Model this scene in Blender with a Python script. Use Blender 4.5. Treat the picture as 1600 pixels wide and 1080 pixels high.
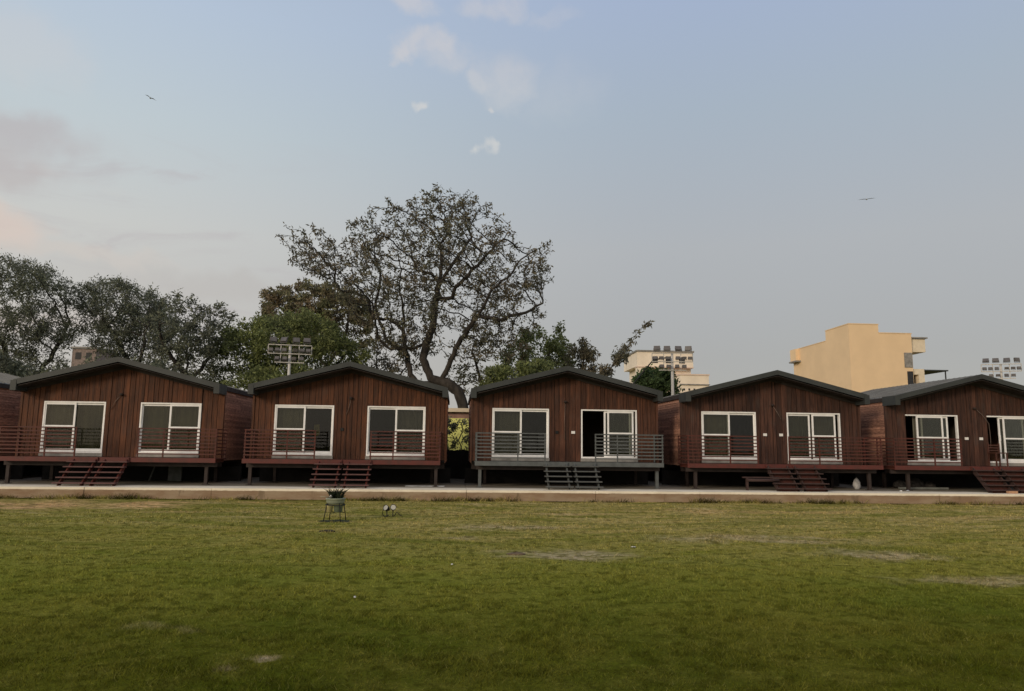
import bpy, math, random
import numpy as np
from mathutils import Vector, Matrix, kdtree, noise as mnoise
R = math.radians
rnd = random.Random(7)
SC = bpy.context.scene
COL = SC.collection
for o in list(bpy.data.objects): bpy.data.objects.remove(o)

# ------------------------------------------------------------------ camera
EYE = 1.6
cam = bpy.data.objects.new('camera', bpy.data.cameras.new('camera'))
COL.objects.link(cam)
cam.data.sensor_width = 36; cam.data.lens = 25.99
cam.data.clip_start = 0.1; cam.data.clip_end = 6000
cam.matrix_world = (Matrix.Translation((0, 0, EYE)) @ Matrix.Rotation(-R(4.2), 4, 'Z')
                    @ Matrix.Rotation(R(97.9), 4, 'X') @ Matrix.Rotation(R(0.68), 4, 'Z'))
SC.camera = cam
SC.render.resolution_x = 1024; SC.render.resolution_y = 691

# ------------------------------------------------------------------ view
SC.view_settings.view_transform = 'Standard'
SC.view_settings.look = 'None'
SC.view_settings.exposure = 0.0
SC.view_settings.gamma = 1.0

# ------------------------------------------------------------------ node helper
class NT:
    def __init__(s, tree): s.t = tree; s.n = tree.nodes; s.l = tree.links
    def new(s, typ, **k):
        n = s.n.new(typ)
        for a, v in k.items(): setattr(n, a, v)
        return n
    def put(s, sock, v):
        if v is None: return
        if isinstance(v, bpy.types.NodeSocket): s.l.new(v, sock)
        elif isinstance(v, (tuple, list)) and len(v) == 3 and sock.type == 'RGBA': sock.default_value = (*v, 1)
        else: sock.default_value = v
    def m(s, op, a, b=None, c=None, clamp=False):
        n = s.new('ShaderNodeMath', operation=op, use_clamp=clamp)
        s.put(n.inputs[0], a); s.put(n.inputs[1], b); s.put(n.inputs[2], c)
        return n.outputs[0]
    def v(s, op, a, b=None):
        n = s.new('ShaderNodeVectorMath', operation=op)
        s.put(n.inputs[0], a); s.put(n.inputs[1], b)
        return n.outputs['Value'] if op in ('LENGTH', 'DOT_PRODUCT', 'DISTANCE') else n.outputs[0]
    def noise(s, vec, scale, detail=4, rough=.55, dist=0):
        n = s.new('ShaderNodeTexNoise'); s.put(n.inputs['Vector'], vec)
        n.inputs['Scale'].default_value = scale; n.inputs['Detail'].default_value = detail
        n.inputs['Roughness'].default_value = rough; n.inputs['Distortion'].default_value = dist
        return n.outputs['Fac']
    def noisec(s, vec, scale, detail=3):
        n = s.new('ShaderNodeTexNoise'); s.put(n.inputs['Vector'], vec)
        n.inputs['Scale'].default_value = scale; n.inputs['Detail'].default_value = detail
        return n.outputs['Color']
    def step(s, x, a, b, lo=0., hi=1.):
        n = s.new('ShaderNodeMapRange', interpolation_type='SMOOTHSTEP')
        s.put(n.inputs[0], x); n.inputs[1].default_value = a; n.inputs[2].default_value = b
        n.inputs[3].default_value = lo; n.inputs[4].default_value = hi
        return n.outputs[0]
    def ramp(s, x, pts):
        n = s.new('ShaderNodeValToRGB'); s.put(n.inputs[0], x); e = n.color_ramp.elements
        while len(e) < len(pts): e.new(.5)
        for q, (p, c) in zip(e, pts): q.position = p; q.color = (*c, 1)
        return n.outputs[0]
    def mix(s, f, a, b, mode='MIX'):
        n = s.new('ShaderNodeMix', data_type='RGBA', blend_type=mode)
        s.put(n.inputs[0], f); s.put(n.inputs[6], a); s.put(n.inputs[7], b)
        return n.outputs[2]
    def scalev(s, vec, sc):
        n = s.new('ShaderNodeVectorMath', operation='MULTIPLY')
        s.put(n.inputs[0], vec); n.inputs[1].default_value = sc
        return n.outputs[0]

# ------------------------------------------------------------------ sky
SUN_EL, SUN_AZ = 17.0, 222.0          # azimuth clockwise from +Y: behind the camera, to the left
W = bpy.data.worlds.new('World'); SC.world = W; W.use_nodes = True
w = NT(W.node_tree)
for n in list(w.n): w.n.remove(n)
sky = w.new('ShaderNodeTexSky', sky_type='NISHITA')
sky.sun_disc = False; sky.sun_elevation = R(SUN_EL); sky.sun_rotation = R(SUN_AZ)
sky.air_density = 1.0; sky.dust_density = 2.0; sky.ozone_density = 1.0
tc = w.new('ShaderNodeTexCoord'); D = w.v('NORMALIZE', tc.outputs['Generated'])
sep = w.new('ShaderNodeSeparateXYZ'); w.put(sep.inputs[0], D)
dx, dy, dz = sep.outputs
zz = w.m('MAXIMUM', dz, 0.0)
right = w.ramp(zz, [(0, (.435, .42, .40)), (.12, (.425, .415, .405)), (.26, (.465, .475, .485)), (.42, (.425, .495, .575)), (.56, (.405, .495, .68)), (1, (.22, .30, .48))])
left = w.ramp(zz, [(0, (.56, .52, .48)), (.14, (.60, .565, .525)), (.26, (.65, .65, .62)), (.38, (.59, .665, .70)), (.5, (.53, .63, .76)), (1, (.25, .33, .50))])
fx = w.step(dx, -.5, .32)
haze = w.mix(fx, left, right)
back = w.m('MULTIPLY', w.step(dy, .2, -.8), w.step(dz, .02, .30, .35, 1.0))            # the evening glow fills the sky behind the camera
haze = w.mix(w.m('MULTIPLY', back, .8), haze, (.80, .72, .64))
skyc = w.mix(.86, w.scalev(sky.outputs[0], (.085, .085, .085)), haze)
# clouds
nz = w.noisec(D, 22, 7)
off = w.scalev(w.v('SUBTRACT', nz, (.5, .5, .5)), (.085, .085, .055))
Dw = w.v('ADD', D, off)
fine = w.noise(D, 38, 6, .6)
clouds = None
for (cx, cy, cz, rx, rz, amp) in [(-.040, .8666, .4975, .036, .013, .55), (-.075, .867, .4925, .018, .011, .60), (-.015, .872, .488, .030, .014, .35), (.050, .882, .463, .042, .028, .38), (.016, .882, .462, .020, .014, .42), (.045, .89, .445, .022, .014, .3),
                             (-.0682, .8446, .533, .030, .010, .50), (-.0564, .899, .4345, .009, .007, .75), (.13, .88, .45, .05, .03, .12),
                             (.0268, .9203, .3895, .010, .010, .75), (.0427, .9005, .4320, .006, .005, .7),
                             (.0293, .8428, .5385, .036, .012, .40), (.10, .843, .53, .03, .008, .18)]:
    df = w.v('SUBTRACT', Dw, (cx, cy, cz))
    ln = w.v('LENGTH', w.scalev(df, (1 / rx, .15 / rx, 1 / rz)))
    b = w.m('MULTIPLY', w.step(ln, 1.5, .35), amp)
    clouds = b if clouds is None else w.m('MAXIMUM', clouds, b)
clouds = w.m('MULTIPLY', clouds, w.step(fine, .25, .6, .6, 1.0))
skyc = w.mix(clouds, skyc, w.mix(w.step(dz, .40, .50), (.69, .68, .65), (.64, .61, .61)))
st = w.noise(w.scalev(D, (2.2, 1.2, 9)), 2.6, 6, .6, .6)
stm = w.m('MULTIPLY', w.step(st, .5, .72), w.m('MULTIPLY', w.step(dx, -.05, -.42), w.step(dz, .45, .2)))
skyc = w.mix(w.m('MULTIPLY', stm, .75), skyc, (.46, .42, .44))
pk = w.m('MULTIPLY', w.step(w.noise(w.scalev(D, (3, 1, 11)), 2.1, 5, .6, .4), .5, .7), w.m('MULTIPLY', w.step(dx, -.35, -.5), w.step(dz, .4, .2)))
skyc = w.mix(w.m('MULTIPLY', pk, .7), skyc, (.68, .56, .50))
for (cx, cy, cz, rx, rz, amp, cc) in [(-.485, .81, .335, .060, .022, .60, (.47, .43, .44)), (-.50, .81, .295, .040, .022, .55, (.48, .43, .43)), (-.505, .83, .238, .035, .020, .65, (.70, .57, .50)), (-.45, .86, .215, .09, .010, .35, (.64, .56, .50)), (-.30, .92, .195, .13, .016, .35, (.47, .44, .42)), (-.47, .80, .42, .05, .03, .3, (.62, .60, .60))]:
    ln = w.v('LENGTH', w.scalev(w.v('SUBTRACT', Dw, (cx, cy, cz)), (1 / rx, .1 / rx, 1 / rz)))
    skyc = w.mix(w.m('MULTIPLY', w.step(ln, 1.6, .3), amp), skyc, cc)
bg = w.new('ShaderNodeBackground'); w.put(bg.inputs[0], skyc); bg.inputs[1].default_value = 1.0
out = w.new('ShaderNodeOutputWorld'); w.l.new(bg.outputs[0], out.inputs[0])

# ------------------------------------------------------------------ sun
sl = bpy.data.lights.new('sun', 'SUN'); sl.energy = 1.45; sl.angle = R(14); sl.color = (1.0, .82, .62)
sun = bpy.data.objects.new('sun', sl); COL.objects.link(sun)
sd = Vector((math.sin(R(SUN_AZ)) * math.cos(R(SUN_EL)), math.cos(R(SUN_AZ)) * math.cos(R(SUN_EL)), math.sin(R(SUN_EL))))
sun.rotation_euler = sd.to_track_quat('Z', 'Y').to_euler()

# ------------------------------------------------------------------ materials
MATS = {}
def mat(name, color=None, rough=.8, metal=0., var=.25, scale=3., bump=.0, bscale=30, stretch=(1, 1, 1), island=0., fn=None, spec=.3, trans=0., emit=None):
    if name in MATS: return MATS[name]
    m = bpy.data.materials.new(name); m.use_nodes = True; MATS[name] = m
    t = NT(m.node_tree); b = t.n['Principled BSDF']
    b.inputs['Roughness'].default_value = rough; b.inputs['Metallic'].default_value = metal
    b.inputs['Specular IOR Level'].default_value = spec
    tcn = t.new('ShaderNodeTexCoord'); P = t.scalev(tcn.outputs['Object'], stretch)
    geo = t.new('ShaderNodeNewGeometry')
    if fn: c = fn(t, P, geo, b)
    else:
        n = t.noise(P, scale, 6, .6)
        f = t.step(n, .3, .7, 1 - var, 1 + var)
        if island:
            f = t.m('MULTIPLY', f, t.m('MULTIPLY_ADD', geo.outputs['Random Per Island'], 2 * island, 1 - island))
        c = t.v('MULTIPLY', (*color,), t_vec(t, f))
    if c is not None: t.put(b.inputs['Base Color'], c)
    if bump:
        bn = t.new('ShaderNodeBump'); bn.inputs['Strength'].default_value = bump; bn.inputs['Distance'].default_value = .02
        t.put(bn.inputs['Height'], t.noise(P, bscale, 5, .6)); t.l.new(bn.outputs[0], b.inputs['Normal'])
    if emit:
        b.inputs['Emission Color'].default_value = (*emit[0], 1); b.inputs['Emission Strength'].default_value = emit[1]
    if trans:
        o = t.n['Material Output']; tr = t.new('ShaderNodeBsdfTranslucent'); t.put(tr.inputs[0], c)
        mx = t.new('ShaderNodeMixShader'); mx.inputs[0].default_value = trans
        t.l.new(b.outputs[0], mx.inputs[1]); t.l.new(tr.outputs[0], mx.inputs[2]); t.l.new(mx.outputs[0], o.inputs[0])
    return m
def t_vec(t, f):
    n = t.new('ShaderNodeCombineXYZ')
    for i in range(3): t.put(n.inputs[i], f)
    return n.outputs[0]

def wood_fn(base, dark, grey, streak=(10, 10, .8)):
    def fn(t, P, geo, b):
        ri = geo.outputs['Random Per Island']
        off = t.new('ShaderNodeCombineXYZ'); t.put(off.inputs[0], t.m('MULTIPLY', ri, 37.)); t.put(off.inputs[2], t.m('MULTIPLY', ri, 53.))
        Q = t.v('ADD', P, off.outputs[0])
        g = t.noise(t.scalev(Q, streak), 1.6, 7, .65, .4)
        c = t.mix(t.step(g, .32, .68), dark, base)
        k = t.noise(Q, 1.7, 3, .5)
        c = t.mix(t.step(k, .5, .75, 0, .55), c, grey)
        knot = t.noise(t.scalev(Q, (9, 9, 4)), 1.3, 2, .4)
        c = t.mix(t.step(knot, .68, .75, 0, .7), c, dark)
        hi = t.m('MULTIPLY_ADD', ri, .55, .72)
        return t.v('MULTIPLY', c, t_vec(t, hi))
    return fn
WOOD = [mat('timber_red', fn=wood_fn((.125, .046, .020), (.045, .018, .010), (.080, .040, .026)), rough=.72, bump=.25, bscale=25),
        mat('timber_brown', fn=wood_fn((.108, .043, .023), (.040, .017, .011), (.072, .042, .032)), rough=.72, bump=.25, bscale=25),
        mat('timber_weathered', fn=wood_fn((.090, .040, .026), (.030, .015, .012), (.066, .046, .038)), rough=.75, bump=.25, bscale=25)]
def side_fn(t, P, geo, b):
    ri = geo.outputs['Random Per Island']
    g = t.noise(t.scalev(P, (1, 2.2, 20)), 2.2, 6, .7)
    c = t.mix(t.step(g, .3, .7), (.17, .085, .062), (.52, .28, .19))
    k = t.noise(t.scalev(P, (1, 1, 1)), .8, 3, .5)
    c = t.mix(t.step(k, .5, .7, 0, .65), c, (.095, .062, .052))
    return t.v('MULTIPLY', c, t_vec(t, t.m('MULTIPLY_ADD', ri, .7, .65)))
M_side = mat('side_cladding', fn=side_fn, rough=.85, bump=.4, bscale=14)
def rust_fn(base, other):
    def fn(t, P, geo, b):
        g = t.noise(P, 5, 6, .65)
        return t.mix(t.step(g, .4, .7), base, other)
    return fn
M_red = mat('red_oxide_paint', fn=rust_fn((.112, .030, .024), (.075, .029, .023)), rough=.55)
M_slat = mat('red_brown_slat', fn=rust_fn((.095, .028, .020), (.060, .026, .020)), rough=.6)
M_grey = mat('grey_primer_paint', fn=rust_fn((.105, .115, .115), (.075, .082, .082)), rough=.6)
M_tread = mat('stair_tread_worn', fn=rust_fn((.125, .062, .058), (.085, .045, .042)), rough=.7)
M_brownstep = mat('weathered_brown_step', fn=rust_fn((.062, .036, .032), (.042, .026, .023)), rough=.75)
M_tread_g = mat('grey_stair_tread', fn=rust_fn((.10, .105, .10), (.07, .07, .07)), rough=.7)
M_fascia = mat('fascia_grey_green', (.043, .048, .047), rough=.5, var=.15, scale=2)
M_roof = mat('roof_sheet_grey', (.16, .165, .165), rough=.45, var=.2, scale=1.5)
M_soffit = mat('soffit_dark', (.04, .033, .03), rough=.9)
M_white = mat('white_upvc', (.88, .88, .87), rough=.4, var=.07, scale=4)
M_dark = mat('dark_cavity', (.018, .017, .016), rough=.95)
M_inner = mat('interior_plaster', (.10, .085, .065), rough=.9)
M_floor = mat('interior_floor', (.10, .075, .055), rough=.5)
M_sill = mat('grey_sill_stone', (.26, .25, .23), rough=.7)
M_steel = mat('galvanised_steel', (.56, .54, .50), rough=.6, var=.12)
M_black = mat('black_metal', (.012, .012, .012), rough=.5)
M_post = mat('steel_post_brown', (.038, .028, .025), rough=.7)
M_plate = mat('white_switch_plastic', (.8, .79, .76), rough=.4, var=.03)

M_curt = [mat('curtain_olive', (.16, .15, .105), rough=.9, var=.15), mat('curtain_grey', (.13, .125, .10), rough=.9, var=.15)]
def glass_mat(name, tint, milky, rough=0.02):
    m = bpy.data.materials.new(name); m.use_nodes = True; t = NT(m.node_tree); o = t.n['Material Output']; b = t.n['Principled BSDF']
    t.n.remove(b)
    fr = t.new('ShaderNodeFresnel'); fr.inputs[0].default_value = 1.5
    tcn = t.new('ShaderNodeTexCoord')
    bn = t.new('ShaderNodeBump'); bn.inputs['Strength'].default_value = .08; bn.inputs['Distance'].default_value = .02
    t.put(bn.inputs['Height'], t.noise(tcn.outputs['Object'], 1.3, 2, .5))
    gl = t.new('ShaderNodeBsdfGlossy'); gl.inputs['Roughness'].default_value = rough; t.l.new(bn.outputs[0], gl.inputs['Normal'])
    tr = t.new('ShaderNodeBsdfTransparent'); t.put(tr.inputs[0], tint)
    df = t.new('ShaderNodeBsdfDiffuse'); t.put(df.inputs[0], (.34, .33, .25))
    m1 = t.new('ShaderNodeMixShader'); t.put(m1.inputs[0], t.m('MULTIPLY_ADD', t.noise(tcn.outputs['Object'], .9, 4, .6), milky * .8, milky * .6))
    t.l.new(tr.outputs[0], m1.inputs[1]); t.l.new(df.outputs[0], m1.inputs[2])
    m2 = t.new('ShaderNodeMixShader'); t.put(m2.inputs[0], t.m('MULTIPLY_ADD', fr.outputs[0], .85, .0))
    t.l.new(m1.outputs[0], m2.inputs[1]); t.l.new(gl.outputs[0], m2.inputs[2]); t.l.new(m2.outputs[0], o.inputs[0])
    return m
G_film = glass_mat('glass_filmed', (.78, .79, .74), .02, .03)
G_clear = glass_mat('glass_clear', (.70, .72, .69), .008)
G_olive = glass_mat('glass_dusty', (.74, .75, .68), .02, .03)

# ------------------------------------------------------------------ mesh helper
class MB:
    def __init__(s): s.v = []; s.f = []; s.mi = []; s.k = 0; s.smooth = []
    def face(s, pts, smooth=False):
        i = len(s.v); s.v += [tuple(p) for p in pts]; s.f.append(tuple(range(i, i + len(pts)))); s.mi.append(s.k); s.smooth.append(smooth); return s
    def box(s, x0, x1, y0, y1, z0, z1, mtx=None):
        P = [Vector(p) for p in ((x0, y0, z0), (x1, y0, z0), (x1, y1, z0), (x0, y1, z0), (x0, y0, z1), (x1, y0, z1), (x1, y1, z1), (x0, y1, z1))]
        if mtx: P = [mtx @ p for p in P]
        i = len(s.v); s.v += [tuple(p) for p in P]
        for q in ((0, 3, 2, 1), (4, 5, 6, 7), (0, 1, 5, 4), (1, 2, 6, 5), (2, 3, 7, 6), (3, 0, 4, 7)):
            s.f.append(tuple(i + a for a in q)); s.mi.append(s.k); s.smooth.append(False)
        return s
    def prism(s, poly, axis, a, b):
        # poly: list of 2-D points, extruded along axis 'x','y' or 'z'
        def P(p, t): return {'x': (t, p[0], p[1]), 'y': (p[0], t, p[1]), 'z': (p[0], p[1], t)}[axis]
        i = len(s.v); n = len(poly); s.v += [P(p, a) for p in poly] + [P(p, b) for p in poly]
        fs = [tuple(range(i, i + n)), tuple(range(i + 2 * n - 1, i + n - 1, -1))] + [(i + j, i + n + j, i + n + (j + 1) % n, i + (j + 1) % n) for j in range(n)]
        for q in fs: s.f.append(q); s.mi.append(s.k); s.smooth.append(False)
        return s
    def tube(s, pts, r, n=8, cap=True):
        pts = [Vector(p) for p in pts]; rs = r if isinstance(r, (list, tuple)) else [r] * len(pts)
        i = len(s.v); up = Vector((0.13, .21, 1)).normalized()
        for j, p in enumerate(pts):
            d = (pts[min(j + 1, len(pts) - 1)] - pts[max(j - 1, 0)]).normalized()
            a = d.cross(up)
            if a.length < .05: a = d.cross(Vector((1, 0, 0)))
            a.normalize(); b = d.cross(a)
            for k in range(n):
                t = 2 * math.pi * k / n; s.v.append(tuple(p + (a * math.cos(t) + b * math.sin(t)) * rs[j]))
        for j in range(len(pts) - 1):
            for k in range(n):
                s.f.append((i + j * n + k, i + j * n + (k + 1) % n, i + (j + 1) * n + (k + 1) % n, i + (j + 1) * n + k)); s.mi.append(s.k); s.smooth.append(True)
        if cap:
            for base, rev in ((i, False), (i + (len(pts) - 1) * n, True)):
                q = list(range(base, base + n)); s.f.append(tuple(q if rev else q[::-1])); s.mi.append(s.k); s.smooth.append(False)
        return s
    def lathe(s, prof, c, n=20):
        i = len(s.v)
        for (r, z) in prof:
            for k in range(n):
                t = 2 * math.pi * k / n; s.v.append((c[0] + r * math.cos(t), c[1] + r * math.sin(t), c[2] + z))
        for j in range(len(prof) - 1):
            for k in range(n):
                s.f.append((i + j * n + k, i + j * n + (k + 1) % n, i + (j + 1) * n + (k + 1) % n, i + (j + 1) * n + k)); s.mi.append(s.k); s.smooth.append(True)
        return s
    def build(s, name, m, parent=None, loc=None):
        me = bpy.data.meshes.new(name); me.from_pydata(s.v, [], s.f)
        for mm in (m if isinstance(m, (list, tuple)) else [m]): me.materials.append(mm)
        me.polygons.foreach_set('material_index', s.mi); me.polygons.foreach_set('use_smooth', s.smooth); me.update()
        o = bpy.data.objects.new(name, me); COL.objects.link(o)
        if parent is not None:
            o.parent = parent
        if loc: o.location = loc
        return o
def np_mesh(name, V, F, m, parent=None, smooth=False):
    V = np.asarray(V, np.float32); F = np.asarray(F, np.int32); k = F.shape[1]
    me = bpy.data.meshes.new(name); me.vertices.add(len(V)); me.vertices.foreach_set('co', V.ravel())
    me.loops.add(F.size); me.loops.foreach_set('vertex_index', F.ravel())
    me.polygons.add(len(F)); me.polygons.foreach_set('loop_start', np.arange(0, F.size, k, dtype=np.int32))
    if smooth: me.polygons.foreach_set('use_smooth', np.ones(len(F), bool))
    me.update(calc_edges=True); me.materials.append(m)
    o = bpy.data.objects.new(name, me); COL.objects.link(o)
    if parent is not None: o.parent = parent
    return o
def tag(o, label=None, cat=None, group=None, kind=None):
    for k, v in (('label', label), ('category', cat), ('group', group), ('kind', kind)):
        if v: o[k] = v
    return o
def thing(name, label, cat, loc=(0, 0, 0), group=None, rz=0):
    o = bpy.data.objects.new(name, None); COL.objects.link(o); o.location = loc; o.rotation_euler = (0, 0, rz); o.empty_display_size = .2
    return tag(o, label, cat, group)

# ------------------------------------------------------------------ ground, slab
def lawn_colour(t, pos, ri=None):
    sp = t.new('ShaderNodeSeparateXYZ'); t.put(sp.inputs[0], pos); x, y, z = sp.outputs
    flat = t.scalev(pos, (1, 1, 0))
    wob = t.noise(flat, .45, 5, .6); med = t.noise(flat, 2.3, 6, .65); fin = t.noise(flat, 11, 4, .6)
    c = t.mix(t.step(wob, .35, .65), (.066, .088, .007), (.115, .122, .012))
    c = t.mix(t.step(t.noise(flat, .16, 4, .6), .45, .62, 0, .55), c, (.150, .136, .020))
    c = t.mix(t.step(med, .4, .7, 0, .6), c, (.165, .155, .026))
    c = t.mix(t.step(y, 4.8, 10.5, 0, .8), c, t.mix(t.step(wob, .3, .7), (.225, .252, .034), (.300, .288, .048)))  # darker near, lighter far: blade shade and lit tips put into colour
    far = t.m('MULTIPLY', t.step(y, 8., 17., 0, 1.), t.step(x, -9., 3., .45, 1.))  # same painted lightening towards the slab, mixed with drier grass
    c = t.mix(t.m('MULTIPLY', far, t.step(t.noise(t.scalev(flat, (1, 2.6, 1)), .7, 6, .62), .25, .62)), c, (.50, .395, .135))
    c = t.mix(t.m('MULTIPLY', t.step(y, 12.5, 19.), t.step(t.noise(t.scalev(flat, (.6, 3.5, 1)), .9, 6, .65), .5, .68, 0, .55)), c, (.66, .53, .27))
    wp = t.v('ADD', flat, t.scalev(t.v('SUBTRACT', t.noisec(flat, 1.4, 4), (.5, .5, .5)), (1.6, 1.6, 0)))
    acc = None
    for (cx, cy, rx, ry, a) in [(1.75, 11.65, 1.1, .75, 1.), (5.6, 13.4, 2.4, .75, .6), (6.6, 11.5, 1.1, .55, .75), (7.2, 9.4, 1.6, .4, .6),
                                (-.1, 13.9, .7, .3, .5), (1.1, 15.3, 1.2, .5, .65), (-1.5, 5.8, .22, .08, .5), (-2.6, 6.9, .4, .14, .22),
                                (-10.9, 20.4, 2.0, 2.1, 1.), (-8.0, 20.5, 1.5, 1.5, 1.), (-14.2, 20.7, 2.6, 2.3, 1.), (-5.6, 21.9, 1.6, .5, .6), (8., 19.5, 4., .5, .55), (2, 18.5, 3, .4, .4), (-6, 18.6, 2, .3, .5), (14, 18, 3, .7, .4)]:
        d = t.v('LENGTH', t.scalev(t.v('SUBTRACT', wp, (cx, cy, 0)), (1 / rx, 1 / ry, 0)))
        q = t.m('MULTIPLY', t.step(d, 1.3, .3), a); acc = q if acc is None else t.m('MAXIMUM', acc, q)
    acc = t.m('MULTIPLY', acc, t.step(fin, .32, .5, .45, 1))
    dry = t.mix(t.step(y, 16., 19.5), (.50, .39, .24), (.66, .42, .19))
    dry = t.mix(t.step(t.noise(flat, 2.6, 4, .7), .5, .6, 0, .8), dry, (.13, .088, .045))
    c = t.mix(acc, c, dry)
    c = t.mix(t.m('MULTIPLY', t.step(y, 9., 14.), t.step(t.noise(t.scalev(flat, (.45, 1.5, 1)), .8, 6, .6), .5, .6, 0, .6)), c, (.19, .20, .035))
    gc = t.noise(flat, 5.5, 3, .5)
    c = t.mix(t.m('MULTIPLY', t.step(gc, .50, .62), .55), c, (.055, .058, .005))
    c = t.mix(t.step(t.noise(flat, 9., 5, .7), .52, .68, 0, .7), c, t.v('MULTIPLY', c, (1.7, 1.6, 2.2)))
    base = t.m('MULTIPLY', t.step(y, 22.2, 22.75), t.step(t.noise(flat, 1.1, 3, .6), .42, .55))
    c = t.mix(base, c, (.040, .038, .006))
    return c, acc
def ground_fn(t, P, geo, b):
    pos = geo.outputs['Position']; c, acc = lawn_colour(t, pos)
    c = t.mix(t.m('MULTIPLY', t.step(t.noise(pos, 40, 4, .6), .35, .65, 0, .5), t.m('SUBTRACT', 1.0, acc)), c, (.045, .040, .010))
    return c
def blade_fn(t, P, geo, b):
    pos = geo.outputs['Position']; c, acc = lawn_colour(t, pos); ri = geo.outputs['Random Per Island']
    c = t.mix(t.step(ri, .93, .97, 0, .3), c, (.25, .22, .09))
    return t.v('MULTIPLY', c, t_vec(t, t.m('MULTIPLY_ADD', ri, .95, .56)))
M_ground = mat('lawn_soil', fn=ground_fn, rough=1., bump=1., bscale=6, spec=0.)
M_blade = mat('grass_blade', fn=blade_fn, rough=.9, spec=.03, trans=.3)
# lawn sheet, with gentle lumps near the camera
def ghz(x, y): return .035 * math.sin(x * .9 + 1.3 * math.sin(y * .5)) * math.sin(y * .8 + .6) + .012 * math.sin(x * 3.1 + y * 2.2) * math.sin(y * 3.7 - x)
xs = [-2500, -400, -60] + list(np.linspace(-26, 32, 117)) + [70, 400, 2500]
ys = [-2500, -300, -20] + list(np.linspace(1, 22.6, 60)) + [26, 60, 400, 2500]
V = []
for y in ys:
    for x in xs:
        f = 1 if (-25 < x < 31 and 1.5 < y < 22) else 0
        V.append((x, y, ghz(x, y) * f))
nx = len(xs); F = [(j * nx + i, j * nx + i + 1, (j + 1) * nx + i + 1, (j + 1) * nx + i) for j in range(len(ys) - 1) for i in range(nx - 1)]
tag(np_mesh('lawn', V, F, M_ground, smooth=True), kind='structure')
# grass blades
def grass():
    r = np.random.default_rng(3); P = []
    def band(y0, y1, dens, w, h, xl=-.72, xr=.95):
        n = int((y1 - y0) * (xr - xl) * (y0 + y1) / 2 * dens)
        y = r.uniform(y0, y1, n); x = r.uniform(xl, xr, n) * y
        P.append(np.stack([x, y, np.full(n, w) * r.uniform(.6, 1.3, n), np.full(n, h) * r.uniform(.45, 1.5, n)], 1))
    band(3.6, 5.5, 4600, .006, .021); band(5.5, 7.5, 3300, .0075, .022); band(7.5, 10.5, 1500, .010, .023)
    band(10.5, 15, 560, .014, .025); band(15, 22.8, 190, .020, .026)
    n = 9000; x = r.uniform(-17, 24, n); y = 22.86 - np.abs(r.normal(0, .13, n))
    k = (np.sin(x * 1.7) + np.sin(x * .63 + 2) + r.normal(0, .5, n)) > .1; P.append(np.stack([x, y, np.full(n, .02), r.uniform(.05, .17, n)], 1)[k])
    P = np.concatenate(P)
    # coarse tufts
    tuf = np.sin(P[:, 0] * 3.3 + 2 * np.sin(P[:, 1] * 1.9)) * np.sin(P[:, 1] * 4.1 + np.sin(P[:, 0] * 2.2)) 
    P[:, 3] *= 1 + .45 * np.clip(tuf, -1, 1)
    bare = (((P[:, 0] - 1.75) / 1.2) ** 2 + ((P[:, 1] - 11.65) / .75) ** 2 < 1) | (((P[:, 0] + 10.8) / 4.4) ** 2 + ((P[:, 1] - 20.5) / 1.9) ** 2 < 1)
    P = P[~(bare & (r.uniform(0, 1, len(P)) < .88))]
    n = len(P); a = r.uniform(0, 2 * np.pi, n); ln = r.uniform(.3, 1.9, n) * P[:, 3]; b = r.uniform(0, 2 * np.pi, n)
    z0 = np.array([ghz(x, y) if 1.5 < y < 22 else 0 for x, y in P[:, :2]])
    c, s = np.cos(a) * P[:, 2] / 2, np.sin(a) * P[:, 2] / 2
    A = np.stack([P[:, 0] - c, P[:, 1] - s, z0 - .004], 1); B = np.stack([P[:, 0] + c, P[:, 1] + s, z0 - .004], 1)
    T = np.stack([P[:, 0] + ln * np.cos(b), P[:, 1] + ln * np.sin(b), z0 + P[:, 3]], 1)
    V = np.stack([A, B, T], 1).reshape(-1, 3); F = np.arange(3 * n).reshape(-1, 3)
    tag(np_mesh('grass', V, F, M_blade), 'short mown green lawn grass with dry patches', 'grass', kind='stuff')
grass()

def slab_fn(t, P, geo, b):
    nsep = t.new('ShaderNodeSeparateXYZ'); t.put(nsep.inputs[0], geo.outputs['Position']); z = nsep.outputs[2]; x = nsep.outputs[0]
    n = t.noise(t.scalev(P, (.7, 1, 2.5)), 1.6, 6, .65)
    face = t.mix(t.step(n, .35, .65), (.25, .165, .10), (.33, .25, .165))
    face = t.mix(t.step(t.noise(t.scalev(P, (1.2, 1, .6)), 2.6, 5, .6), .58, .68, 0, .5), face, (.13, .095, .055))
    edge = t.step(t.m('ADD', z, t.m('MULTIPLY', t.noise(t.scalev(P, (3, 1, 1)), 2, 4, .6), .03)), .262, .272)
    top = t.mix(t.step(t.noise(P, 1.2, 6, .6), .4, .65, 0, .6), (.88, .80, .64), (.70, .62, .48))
    yy = nsep.outputs[1]; deck_shade = t.step(t.m('ADD', yy, t.m('MULTIPLY', t.noise(P, 1.5, 5, .6), .5)), 24.0, 24.6, 0, .85)  # shade under the decks, painted into the slab top colour
    top = t.mix(deck_shade, top, (.11, .095, .075))
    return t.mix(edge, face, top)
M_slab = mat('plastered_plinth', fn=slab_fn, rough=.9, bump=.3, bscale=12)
s = MB()
xx = -60.
while xx < 70:      # cast bays with shallow joints
    L = rnd.uniform(3.2, 4.6); s.box(xx, xx + L - .012, 22.9 + rnd.uniform(-.012, .012), 33, -.3, .32); xx += L
tag(s.build('concrete_platform', M_slab), kind='structure')

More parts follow.
